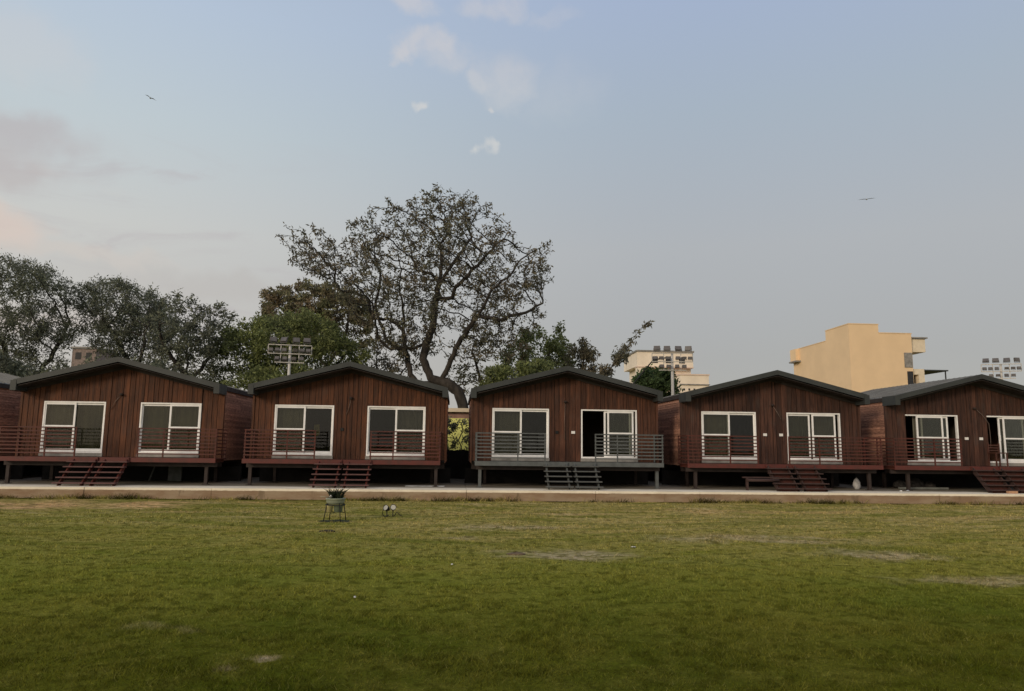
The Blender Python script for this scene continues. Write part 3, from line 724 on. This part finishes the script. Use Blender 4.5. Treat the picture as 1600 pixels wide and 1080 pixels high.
tree('dry_brown_tree', 'tree with brownish dry leaves rising behind the fresh green tree', 'tree', [([(-16.0,13.5),(-14.8,14.6),(-12.3,14.9),(-10.1,14.4),(-7.4,13.2),(-6.7,10.1),(-8.3,9.0),(-12.0,9.4),(-15.6,10.9)], 1)], 60, 3.4,
     [[(-10.6, 0), (-10.8, 4), (-10.6, 8)], [(-10.6, 8), (-12.4, 10), (-14, 12.4)], [(-10.6, 7.6), (-9, 10), (-8.6, 12)]], L_brown, N=1200, kill=.7, leaf=(.13, .30), per=30, spread=.42, trunk_r=.25, seed=15, droop=.3, leaf_r=.07)
tree('leafy_tree', 'leafy green tree right of the tallest tree, above the grey-railed cabin', 'tree', [([(2.3,6.6),(3.0,7.8),(4.6,9.1),(6.4,9.3),(6.9,8.1),(7.0,5.6),(4.2,4.6),(1.6,5.0)], 1)], 46, 2.4,
     [[(4.2, 0), (4.3, 3), (4.4, 5)], [(4.4, 5), (3.4, 6.4)], [(4.4, 5), (5.4, 7), (6, 8.2)]], L_green, N=700, kill=.55, leaf=(.10, .21), per=30, spread=.36, trunk_r=.16, seed=16, droop=.2, leaf_r=.06)
tree('slender_tree', 'thin twiggy tree filling in left of the tallest tree trunk', 'tree', [([(-5.6,4.6),(-5.8,6.6),(-4.6,8.0),(-3.0,7.8),(-2.0,6.6),(-2.4,5.2),(-3.2,4.3)], 1)], 43, 1.4,
     [[(-3.9, 0), (-3.9, 2.6), (-3.8, 4.4)], [(-3.8, 4.4), (-4.8, 6.2), (-5.0, 7.4)], [(-3.8, 4.4), (-3.0, 6.2)]], L_main, N=420, kill=.45, leaf=(.08, .18), per=12, spread=.24, trunk_r=.12, seed=26, leaf_r=.04, clump=2.)
tree('low_bushy_tree', 'low rounded green tree peeping over the left slope of the grey-railed cabin', 'tree', [([(0.9,4.2),(1.5,5.3),(2.4,5.6),(3.6,5.9),(4.8,5.7),(5.3,5.0),(5.2,3.4),(.9,3.0)], 1)], 36, 1.5,
     [[(3, 0), (3, 2.2), (3.1, 3.6)]], L_green, N=420, kill=.42, leaf=(.07, .16), per=40, spread=.30, trunk_r=.14, seed=17, step=.25, leaf_r=.06)
tree('drooping_tree', 'sparse tree with drooping dark leaves and one long arched branch, middle right', 'tree', [([(6.4,7.2),(7.2,8.3),(7.8,8.4),(8.2,7.2),(8.6,6.6),(9.4,7.2),(10.1,8.0),(10.3,7.6),(9.5,6.5),(9.4,5.2),(6.3,5.2)], 1)], 44, 1.5,
     [[(8.2, 0), (8.2, 2.6), (8.1, 4.8)], [(8.1, 4.8), (7.5, 6.4), (7.5, 8.2)], [(8.1, 4.6), (9.0, 6.3), (10.0, 7.7), (10.7, 8.7)], [(8.1, 4.8), (6.8, 6), (6.5, 7.2)]], L_main, N=500, kill=.5, leaf=(.085, .24), per=22, spread=.26, trunk_r=.11, seed=18, droop=.9, step=.28, leaf_r=.05)
tree('round_bush', 'dense dark green bush in front of the cream building with the floodlights', 'bush', [([(14.9,6.9),(15.4,7.9),(16.7,8.3),(17.6,8.1),(18.3,7.2),(18.5,5.6),(15.0,5.0)], 1)], 61, 1.7,
     [[(16.6, 0), (16.6, 3), (16.6, 5.4)]], L_bush, N=500, kill=.48, leaf=(.13, .26), per=50, spread=.36, trunk_r=.18, seed=19, leaf_r=.08)
for k, (x0, x1, Yq, zt, sd_) in enumerate([(-28, -19, 37, 5.6, 31), (-19, -12, 36, 5.2, 32), (-12.5, -5.2, 38.5, 5.4, 33), (2.5, 9.5, 40, 5.3, 34)]):
    mx = (x0 + x1) / 2
    tree('understorey_shrub', ['broad dark shrub under the feathery tree at the far left', 'dark shrub under the broad-leaved tree, seen between cabin roofs', 'green shrub at the foot of the fresh green tree', 'green shrub filling in under the drooping tree'][k], 'shrub',
         [([(x0, 2.2), (x0 + .5, zt - .8), (mx - 1.2, zt), (mx, zt - .5), (mx + 1.4, zt), (x1 - .6, zt - .7), (x1, 2.2)], 1)], Yq, 1.5,
         [[(mx, 0), (mx, 2)], [(mx, 1.2), (x0 + 1.6, 3.0)], [(mx, 1.2), (x1 - 1.6, 3.0)]], L_dark if k < 2 else L_green, N=900, kill=.45, leaf=(.09, .19), per=34, spread=.40, trunk_r=.12, seed=sd_, leaf_r=.07)
# small dark shrubs seen through the gap between two cabins
for k, (sx, hw_, cr) in enumerate([(-.52, .45, 1), (.88, .42, 1), (.22, .30, 0)]):
    tree('gap_shrub', ['thin dark shrub at the left of the gap between two cabins', 'thin dark shrub at the right of the gap between two cabins', 'bent bare-stemmed sapling in the middle of the gap between two cabins'][k], 'shrub',
         [([(sx - hw_, 1.4 if cr else 2.7), (sx - hw_, 2.6), (sx, 3.1), (sx + hw_, 2.6), (sx + hw_, 1.4 if cr else 2.7)], 1)], 35.5, .4, [[(sx, 0), (sx + (0 if cr else .12), 1.3), (sx - (0 if cr else .1), 1.9), (sx + (0 if cr else .08), 2.5)]], L_dark, N=160 if cr else 60, kill=.22, leaf=(.06, .12), per=26 if cr else 9, spread=.16, trunk_r=.04, seed=41 + k, step=.16)

# ------------------------------------------------------------------ behind the gap
M_yg = mat('yellow_green_paint', (.78, .80, .26), rough=.9, var=.15, scale=.8)
M_cream = mat('cream_paint', (.66, .56, .42), rough=.9, var=.1, scale=.6)
t_ = thing('flat_roofed_shed', 'low yellow-green shed with a cream roof edge, seen through the gap between two cabins', 'shed', (0, 37.4, 0))
MB().box(-2.6, 2.4, 0, 1.2, 0, 3.05).build('wall', M_yg, t_)
MB().box(-2.6, 2.4, .02, 1.2, 3.052, 3.36).build('upper_band', mat('pinkish_plaster', (.34, .21, .17), rough=.9), t_)
MB().box(-2.8, 2.6, -.25, 1.4, 3.362, 3.55).build('roof', M_cream, t_)
# dark sheet in one gap; the other four added to block light
for k, (xa, xb, lb) in enumerate([(-.62, .98, 'black sheet barrier in the gap left of the grey-railed cabin'), (-15.6, -13.9, 'added black light-blocking sheet left of the leftmost whole cabin'), (-8.4, -6.3, 'added black light-blocking sheet behind the two left cabins'), (6.3, 8.5, 'added black light-blocking sheet right of the grey-railed cabin'), (13.6, 16.0, 'added black light-blocking sheet left of the right edge cabin')]):
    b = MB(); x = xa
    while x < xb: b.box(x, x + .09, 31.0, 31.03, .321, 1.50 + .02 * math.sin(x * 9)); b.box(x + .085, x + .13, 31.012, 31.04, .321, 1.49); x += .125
    tag(b.build('sheet_barrier_or_light_blocker', M_dark), lb, 'barrier', 'sheet barrier and added light-blocking sheets between the cabins')

# ------------------------------------------------------------------ floodlight masts
M_lampf = mat('floodlight_glass', (.10, .09, .085), rough=.15, spec=.8)
M_lampb = mat('floodlight_body', (.13, .12, .115), rough=.5)
def mast(loc, label, rz, tilt_seed, H=9.3, k=1.0):
    t = thing('floodlight_mast', label, 'floodlight mast', loc, 'floodlight masts behind the cabins', rz)
    t.scale = (k, k, k)
    p = MB(); p.tube([(0, 0, 0), (0, 0, 5), (0, 0, H + .05)], [.16, .13, .10], 12); p.build('pole', M_steel, t)
    f = MB()
    rows = [(H, 1.62), (H - .68, 1.62), (H - 1.36, 1.10)]
    for z, hw in rows: f.box(-hw, hw, -.19, -.13, z - .035, z + .035)
    for xx, zb in ((-1.62, H - .68), (1.62, H - .68), (-.68, H - 1.36), (.68, H - 1.36)): f.box(xx - .028, xx + .028, -.126, -.08, zb, H)
    f.build('lamp_frame', M_steel, t)
    r = random.Random(tilt_seed)
    def lamp(x, z, s, ang, up):
        mt = Matrix.Translation((x, -.30, z)) @ Matrix.Rotation(ang, 4, 'Z') @ Matrix.Rotation(up, 4, 'X')
        l = MB(); l.box(-s, s, -.09, .05, -s * .72, s * .72, mt); l.box(-s * .6, s * .6, .052, .16, -s * .45, s * .45, mt)
        l.box(-s * 1.12, -s * 1.04, -.02, .03, -s * 1.0, .02, mt); l.box(s * 1.04, s * 1.12, -.02, .03, -s * 1.0, .02, mt)
        l.box(-s * 1.12, s * 1.12, -.02, .03, -s * 1.1, -s * 1.0, mt)
        lo = l.build('floodlight', M_lampb, t)
        g = MB(); g.box(-s * .88, s * .88, -.10, -.092, -s * .6, s * .6, mt); g.build('lens', M_lampf, lo)
    for x in (-1.25, -.45, .45, 1.25): lamp(x, H + .38, .25, r.uniform(-.5, .5), r.uniform(-.5, -.1))
    for x in (-1.40, -.92, -.40, .40, .92, 1.38): lamp(x, H - .40, .165, r.uniform(-.3, .3), r.uniform(-.3, .1))
    for x in (-.90, -.34, .34, .90): lamp(x, H - 1.06, .165, r.uniform(-.3, .3), r.uniform(-.3, .1))
    return t
mast((-7.73, 34.5, 0), 'floodlight mast in front of the green tree on the left', R(8), 2, 10.39, .595)
mast((17.2, 58, 0), 'floodlight mast in front of the cream building, middle right', R(-6), 3)
mast((51.3, 66, .7), 'floodlight mast above the roof of the rightmost cabin', R(-25), 4)
# ------------------------------------------------------------------ buildings
M_beige = mat('beige_render', (.82, .61, .38), rough=.92, var=.05, scale=.35)
M_beige2 = mat('beige_render_light', (.76, .66, .50), rough=.9, var=.06)
M_winr = mat('window_dark', (.03, .03, .032), rough=.2)
t_ = thing('beige_building', 'plain beige building with stepped parapet rising behind the cabins on the right', 'building', (41.5, 75, 0))
h = MB()
h.box(0, 3.3, 0, 5.0, 0, 15.15); h.box(3.302, 6.95, .02, 13.2, 0, 14.25); h.box(0.001, 3.3, 5.002, 13.2, 0, 14.0)
h.build('wall', M_beige, t_)
p = MB(); p.box(-.04, 3.34, -.04, 5.04, 15.152, 15.24); p.box(3.36, 7.0, -.03, 13.25, 14.252, 14.33); p.box(-.04, 3.33, 5.06, 13.25, 14.002, 14.08); p.build('parapet_coping', M_beige, t_)
p = MB(); p.box(6.952, 8.7, .4, 4, 12.35, 13.75); p.build('upper_balcony', M_beige2, t_)
MB().box(6.7, 8.9, .2, 4.2, 13.80, 13.95).build('balcony_roof', M_sill, t_)
p = MB(); p.box(6.952, 7.6, 1.6, 6, 0, 12.345); p.box(6.952, 8.35, .3, 1.598, 9.9, 10.5); p.box(7.7, 8.35, .3, 1.598, 0, 9.895); p.build('stair_wall', M_beige2, t_)
MB().box(6.96, 7.69, .9, 1.59, 8.2, 9.89).build('window', M_winr, t_)
MB().box(6.0, 6.9, -.03, .018, 10.6, 12.2).build('balcony_recess', M_sill, t_)
MB().box(6.25, 6.88, -.03, .018, 8.2, 10.2).build('window', M_winr, t_)
p = MB(); p.box(8.4, 11.2, .5, 4.5, 10.35, 10.48); p.build('canopy', M_fascia, t_)
MB().box(10.9, 11.0, .6, .7, 0, 10.345).build('canopy_post', M_fascia, t_)
MB().box(-.45, -.001, 11.6, 13.1, 12.55, 14.0).build('corner_block', M_beige, t_)
MB().box(-.6, -.001, 11.2, 13.2, 12.38, 12.548).build('balcony_slab', M_sill, t_)
MB().box(-.6, -.001, 11.2, 13.2, 9.6, 9.75).build('balcony_slab', M_sill, t_)

M_pale = mat('pale_cream_render', (.84, .74, .60), rough=.92, var=.08, scale=.4)
M_pink = mat('washed_pink_render', (.70, .56, .46), rough=.92, var=.08, scale=.4)
t_ = thing('cream_building', 'cream flat-roofed building with a floodlight mast before it', 'building', (27.2, 110, 0))
h = MB(); h.box(0, 8.7, 0, 9, 14.2, 16.4); h.box(.9, 8.7, 1.2, 9, 0, 14.198); h.box(0, .9, 0, 1.198, 0, 14.198); h.build('wall', M_pale, t_)
MB().box(-.15, 8.85, -.15, 9.1, 16.402, 16.65).build('roof_slab', M_sill, t_)
MB().box(-.10, 8.72, -.12, 1.19, 14.0, 14.18).box(.92, 8.72, -.12, 1.19, 12.9, 13.1).build('floor_slab', M_pink, t_)
for k in range(3): MB().box(2.3 + 2.1 * k, 3.2 + 2.1 * k, -.03, -.002, 14.7, 15.7).build('window', M_winr, t_)
for k in range(3): MB().box(2.3 + 2.1 * k, 3.2 + 2.1 * k, 1.17, 1.198, 10.9, 12.2).build('window', M_winr, t_)
t_ = thing('annex_building', 'lower pale annex with small windows beside the cream building', 'building', (32.0, 104, 0))
MB().box(0, 4.2, 0, 5, 0, 12.3).build('wall', M_pale, t_)
MB().box(-.1, 4.3, -.1, 5.1, 12.302, 12.5).build('roof_slab', M_pink, t_)
MB().box(-.1, 4.3, -.2, -.002, 10.9, 11.05).build('ledge', M_sill, t_)
for k in range(5): MB().box(.4 + .75 * k, .65 + .75 * k, -.03, -.002, 10.1, 10.4).build('window', M_winr, t_)
t_ = thing('distant_block', 'pinkish building glimpsed between the dark trees on the left', 'building', (-60.4, 120, 0))
MB().box(0, 3.6, 0, 8, 0, 16.3).build('wall', mat('dull_pink_render', (.24, .19, .17), rough=.9), t_); MB().box(-.2, 3.8, -.2, 8.2, 16.302, 16.6).build('roof_slab', M_sill, t_)
for k in range(2): MB().box(.5 + 1.6 * k, 1.4 + 1.6 * k, -.03, -.002, 14.6, 15.7).build('window', M_winr, t_)
# slim pole and arm on the right of the cream building
tag(MB().tube([(14.1, 60, 0), (14.1, 60, 5.6), (14.5, 60, 7.0), (16.2, 60, 9.0), (17.8, 60, 9.3)], .06, 6).build('leaning_cable_pole', M_black), 'thin dark curved pole left of the cream building', 'pole')

def lump(name, label, cat, x, y, z, sx, sy, sz, m, seed, n=14):
    r = random.Random(seed); q = MB(); prof = []
    for j in range(9):
        t = j / 8; rr = (math.sin(math.pi * min(1, t * 1.06 + .10)) ** .6) * (1 - .35 * t); prof.append((rr, t))
    for (rr, t) in prof:
        for k in range(n):
            a = 2 * math.pi * k / n; f = 1 + r.uniform(-.12, .12); q.v.append((x + rr * sx * math.cos(a) * f, y + rr * sy * math.sin(a) * f, z + t * sz + r.uniform(-.01, .01) * (0 if t == 0 else 1)))
    for j in range(8):
        for k in range(n): q.f.append((j * n + k, j * n + (k + 1) % n, (j + 1) * n + (k + 1) % n, (j + 1) * n + k)); q.mi.append(0); q.smooth.append(True)
    q.f.append(tuple(range(8 * n, 9 * n))); q.mi.append(0); q.smooth.append(True)
    return tag(q.build(name, m), label, cat)
# ------------------------------------------------------------------ plant stand
px, py = -2.62, 16.85
pz = ghz(px, py)
t_ = thing('plant_stand', 'thin four-legged metal stand holding two pale buckets on the lawn', 'plant stand', (px, py, pz))
for a in (35, 125, 215, 305):
    ca, sa = math.cos(R(a)), math.sin(R(a))
    MB().tube([(.20 * ca, .20 * sa, .40), (.27 * ca, .27 * sa, .0)], .010, 6).build('leg', M_black, t_)
ri_ = MB(); ri_.tube([(.21 * math.cos(R(a)), .21 * math.sin(R(a)), .36) for a in range(0, 361, 20)], .011, 6, False); ri_.tube([(-.2, 0, .2), (.2, 0, .2)], .008, 5); ri_.tube([(0, -.2, .2), (0, .2, .2)], .008, 5); ri_.build('ring', M_black, t_)
M_bowl = mat('pale_green_bowl', (.28, .31, .23), rough=.6, var=.15); M_yel = mat('yellow_bucket', (.55, .50, .25), rough=.5, var=.1); M_gb = mat('grey_green_bucket', (.22, .27, .19), rough=.5, var=.12)
pb = thing('planter_bowl', 'wide pale green planter bowl on the plant stand', 'planter', (px, py, pz))
q = MB(); q.lathe([(0, .375), (.17, .375), (.200, .43), (.203, .475), (.215, .48), (.215, .505), (.195, .505), (.185, .46), (0, .45)], (0, 0, 0), 24); q.build('bowl', M_bowl, pb)
q = MB(); q.lathe([(0, .455), (.186, .462)], (0, 0, 0), 20); q.build('soil', M_dark, pb)
for (ox, oy, rr, z0, z1, m_, lb) in ((-.115, -.07, .075, .205, .352, M_yel, 'small pale yellow bucket under the planter bowl'), (.07, -.03, .10, .205, .352, M_gb, 'grey green bucket under the planter bowl')):
    q = MB(); q.lathe([(0, z0), (rr * .86, z0), (rr, z1 - .02), (rr * 1.06, z1 - .018), (rr * 1.06, z1), (rr * .94, z1), (rr * .8, z0 + .01)], (0, 0, 0), 18)
    tag(q.build('bucket', m_, None, (px + ox, py + oy, pz)), lb, 'bucket')
pl = thing('potted_plant', 'dark spiky plant growing in the planter bowl', 'plant', (px, py, pz + .46))
r = random.Random(9); q = MB(); q2 = MB()
for k in range(150):
    a = r.uniform(0, 6.28); ln = r.uniform(.12, .36); lean = r.uniform(.05, .65); d = Vector((math.cos(a) * lean, math.sin(a) * lean, 1)).normalized(); s0 = Vector((r.uniform(-.09, .12), r.uniform(-.1, .1), 0)); wv = d.cross(Vector((r.uniform(-1, 1), r.uniform(-1, 1), 0))).normalized() * .013
    mid = s0 + d * ln * .55; tip = s0 + d * ln + Vector((math.cos(a), math.sin(a), -.6)) * ln * .22
    q.face([s0 - wv * .4, mid - wv, tip, mid + wv])
q.build('foliage', leaf_mat('potted_leaf', (.022, .032, .016), (.03, .042, .02)), pl)
for k in range(7):
    a = r.uniform(0, 6.28); q2.tube([(0, 0, 0), (.05 * math.cos(a), .05 * math.sin(a), .2)], .006, 5)
q2.build('stem', M_bark, pl)
tag(MB().tube([(px - .33, py, pz + .525), (px - .22, py - .02, pz + .535), (px - .12, py, pz + .525), (px - .08, py, pz + .49)], .012, 6).build('curved_stick', mat('pale_stick', (.25, .22, .15))), 'thin pale stick poking left out of the planter bowl', 'stick')
tag(MB().lathe([(0, -.03), (.025, -.02), (.035, 0), (.025, .02), (0, .03)], (px - .09, py - .08, pz + .545), 12).build('white_ball', M_plate), 'small white knob on the planter rim', 'knob')
# dark disc on the lawn under the stand
M_dark_patch = mat('dark_lawn_patch', (.030, .036, .012), rough=.9, var=.4, scale=14)
rr_ = random.Random(2); q = MB(); ring_ = [(px + .02 + (.36 + rr_.uniform(-.03, .05)) * math.cos(R(a)), py - .02 + (.30 + rr_.uniform(-.03, .04)) * math.sin(R(a))) for a in range(0, 360, 12)]
V = [(px, py, ghz(px, py) + .03)] + [(x, y, ghz(x, y) + .004) for x, y in ring_]
o = np_mesh('stand_dark_patch', V, [(0, 1 + k, 1 + (k + 1) % 30) for k in range(30)], M_dark_patch, smooth=True); o['kind'] = 'structure'

# ------------------------------------------------------------------ garden spotlights on the lawn
M_spot = mat('white_lamp_face', (.48, .47, .40), rough=.25, var=.1, scale=9)
gx, gy = -1.50, 17.75; gz = ghz(gx, gy)
for k, (ox, rz, lb) in enumerate(((-.085, -.55, 'garden spotlight facing left with a looped dark cable'), (.07, .15, 'garden spotlight facing the camera beside the looped one'))):
    t_ = thing('garden_spotlight', lb, 'spotlight', (gx + ox, gy, gz), 'pair of garden spotlights on the lawn', rz)
    hd = MB(); mt = Matrix.Translation((0, 0, .20 + .01 * k)) @ Matrix.Rotation(R(66), 4, 'X'); prof = [(0, -.10), (.035, -.10), (.06, -.03), (.072, .04), (.064, .04), (.06, .03)]
    n_ = 16
    for (rr, z) in prof:
        for j in range(n_): v = mt @ Vector((rr * math.cos(2 * math.pi * j / n_), rr * math.sin(2 * math.pi * j / n_), z)); hd.v.append(tuple(v))
    for a in range(len(prof) - 1):
        for j in range(n_): hd.f.append((a * n_ + j, a * n_ + (j + 1) % n_, (a + 1) * n_ + (j + 1) % n_, (a + 1) * n_ + j)); hd.mi.append(0); hd.smooth.append(True)
    hd.build('housing', M_black, t_)
    g = MB(); g.face([mt @ Vector((.06 * math.cos(2 * math.pi * j / n_), .06 * math.sin(2 * math.pi * j / n_), .032)) for j in range(n_)]); g.build('lens', M_spot, t_)
    MB().tube([(0, .02, .17), (0, .03, .0), (0, .03, -.05)], .012, 6).build('stake', M_black, t_)
    if k == 0: MB().tube([(-.02, 0, .17), (-.10, 0, .14), (-.11, 0, .07), (-.06, -.01, .015), (.02, -.02, .005), (.08, -.01, .05)], .009, 6).build('cable', M_black, t_)
tag(MB().tube([(gx + .10, gy, gz + .02), (gx + .16, gy, gz + .12), (gx + .22, gy - .02, gz + .05), (gx + .30, gy, gz + .01)], .01, 6).build('wire_coil', M_post), 'brown wire coil on the grass right of the garden spotlights', 'wire')

lump('soil_mound', 'small dark soil mound on the lawn in front of the plant stand', 'mound', -2.35, 14.25, ghz(-2.35, 14.25) - .01, .16, .14, .05, mat('dark_soil', (.045, .035, .02), rough=.95), 61)
lump('soil_mound', 'brown soil mound at the left end of the bare lawn patch', 'mound', 0.95, 11.55, ghz(.95, 11.55) - .015, .17, .13, .06, mat('brown_soil', (.14, .10, .06), rough=.95), 62)
for k, (x, y, lb) in enumerate([(2.95, 12.35, 'pale dry scrap on the grass right of the bare lawn patch'), (-.02, 10.6, 'tiny white scrap on the grass below the bare lawn patch'), (-1.05, 8.35, 'small pale scrap on the near grass left of the middle')]):
    lump('litter_scrap', lb, 'litter', x, y, ghz(x, y) + .012, .045 if k == 0 else .016, .02, .012, M_plate, 70 + k, 8)
# ------------------------------------------------------------------ clutter under and around the cabins
M_sack = mat('woven_white_sack', (.36, .36, .36), rough=.8, var=.35, scale=7)
lump('plastic_sack', 'crumpled white sack standing under the deck of a cabin on the right', 'sack', 14.0, 25.3,   .322, .15, .12, .46, M_sack, 4)
M_pane = mat('pale_board', (.42, .44, .46), rough=.5)
tag(MB().box(-1.62, -.35, 24.7, 25.0, .322, .345).build('flat_board', M_pane), 'pale flat board lying on the platform near the cabin gap', 'board')
tag(MB().tube([(9.45, 23.75, .66), (10.5, 23.7, .66)], .05, 4).box(9.4, 10.6, 23.9, 24.05, .72, .76).box(9.5, 9.56, 23.9, 24.0, .322, .72).build('loose_plank', M_brownstep), 'loose brown planks resting beside the stairs of the sack cabin', 'plank')
for k, (x, y, m_, lb) in enumerate([(14.75, 23.9, M_plate, 'small white scrap on the platform right of the sack'), (15.1, 24.1, M_pane, 'small grey scrap beside the white scrap on the platform'), (12.6, 25.4, M_plate, 'tiny white scrap in the dark under the sack cabin')]):
    lump('litter_scrap', lb, 'litter', x, y, .322, .07, .05, .05, m_, 20 + k, 8)
tag(MB().box(18.0, 18.32, 23.25, 23.36, .322, .40).build('clay_brick', mat('orange_brick', (.42, .24, .14), rough=.9)), 'single orange brick at the foot of the rightmost stairs', 'brick')
M_conc = mat('grey_concrete_block', (.15, .16, .15), rough=.9, var=.3)
tag(MB().box(-10.0, -9.55, 27.0, 27.1, .322, 1.0).build('leaning_slab', M_conc), 'upright grey slab in the shade under the leftmost whole cabin', 'slab')
tag(MB().box(-11.0, -9.9, 27.6, 27.7, .322, .95).build('concrete_slab', mat('dark_concrete', (.09, .10, .095), rough=.9, var=.3)), 'wide dark slab behind the stairs of the leftmost whole cabin', 'slab')
tag(MB().tube([(-10.55, 26.8, .33), (-10.4, 26.8, .8), (-10.45, 26.8, 1.0)], .03, 6).build('bent_pipe', M_conc), 'bent pipe in the shade under the leftmost whole cabin', 'pipe')
for k, (x, sx, sz) in enumerate([(16.2, .3, .35), (16.8, .35, .45), (17.3, .25, .3)]):
    lump('rubble_heap', ['low dark rubble heap under the right edge cabin, nearest its post', 'tallest dark rubble heap under the right edge cabin', 'small dark rubble heap by the stairs of the right edge cabin'][k], 'rubble', x, 26.3, .322, sx, .3, sz, mat('rubble', (.07, .065, .06), rough=.95, var=.5, scale=9), 50 + k)
tag(MB().box(15.6, 17.4, 25.35, 25.45, .33, .40).build('timber_batten', M_conc), 'long grey batten lying under the right edge cabin', 'batten')

# wooden chair on the right edge deck
t_ = thing('wooden_chair', 'brown wooden chair in the open doorway at the right edge', 'chair', (19.02, 24.95, FZ))
M_ch = mat('chair_wood', (.085, .034, .024), rough=.6)
for sx in (-.2, .2):
    MB().box(sx - .02, sx + .02, -.2, -.16, 0, .44).build('leg', M_ch, t_); MB().box(sx - .02, sx + .02, .16, .2, 0, .44).build('leg', M_ch, t_)
MB().box(-.23, .23, -.22, .22, .442, .475).build('seat', M_ch, t_)
b = MB()
for sx in (-.2, .2): b.box(sx - .02, sx + .02, .16, .2, .477, .80)
for k in range(3): b.box(-.178, .178, .17, .19, .53 + .09 * k, .57 + .09 * k)
b.build('backrest', M_ch, t_)
# hanging yellow cloth and a small lit bulb inside the second cabin
tag(MB().prism([(-4.92, 2.32), (-4.74, 2.34), (-4.72, 2.0), (-4.80, 1.93), (-4.92, 1.98)], 'y', 26.2, 26.23).build('yellow_cloth', mat('yellow_fabric', (.65, .50, .16), rough=.9)), 'small yellow cloth hanging inside the glass of the cabin behind the plant stand', 'cloth')
bulb = MB().lathe([(0, -.05), (.03, -.035), (.04, 0), (.03, .03), (.012, .06), (0, .06)], (0, 0, 0), 12).build('light_bulb', mat('lit_bulb', (.9, .8, .7), emit=((1, .72, .5), 6)), None, (-5.42, 26.6, 2.56))
tag(bulb, 'small lit bulb shining behind the glass of the cabin behind the plant stand', 'bulb')

# ------------------------------------------------------------------ birds
M_bird = mat('bird_feather', (.45, .47, .48), rough=.9)
def bird(loc, label, span, rz, flap, bank):
    q = MB(); n = 8
    q.tube([(0, -.32, 0), (0, -.2, 0), (0, 0, 0), (0, .25, 0), (0, .5, .0)], [.02, .08, .12, .07, .01], 8)
    for s in (-1, 1):
        pts = [(s * .05, -.12, .02), (s * span * .45, -.20, flap), (s * span, .05, flap * .5), (s * span * .5, .16, flap * .9), (s * .05, .2, .02)]
        q.face(pts); q.face([(p[0], p[1], p[2] + .03) for p in pts[::-1]])
    o = q.build('flying_bird', M_bird, None, loc); o.rotation_euler = (R(12), bank, rz); return tag(o, label, 'bird', 'birds in the sky')
bird((-43.6, 101, 49.4), 'small dark bird high in the left of the sky', .8, R(20), .10, R(22))
bird((58.2, 98.5, 37.7), 'bird with long level wings in the right of the sky', 1.25, R(-20), .05, R(-2))
print('SCENE DONE')
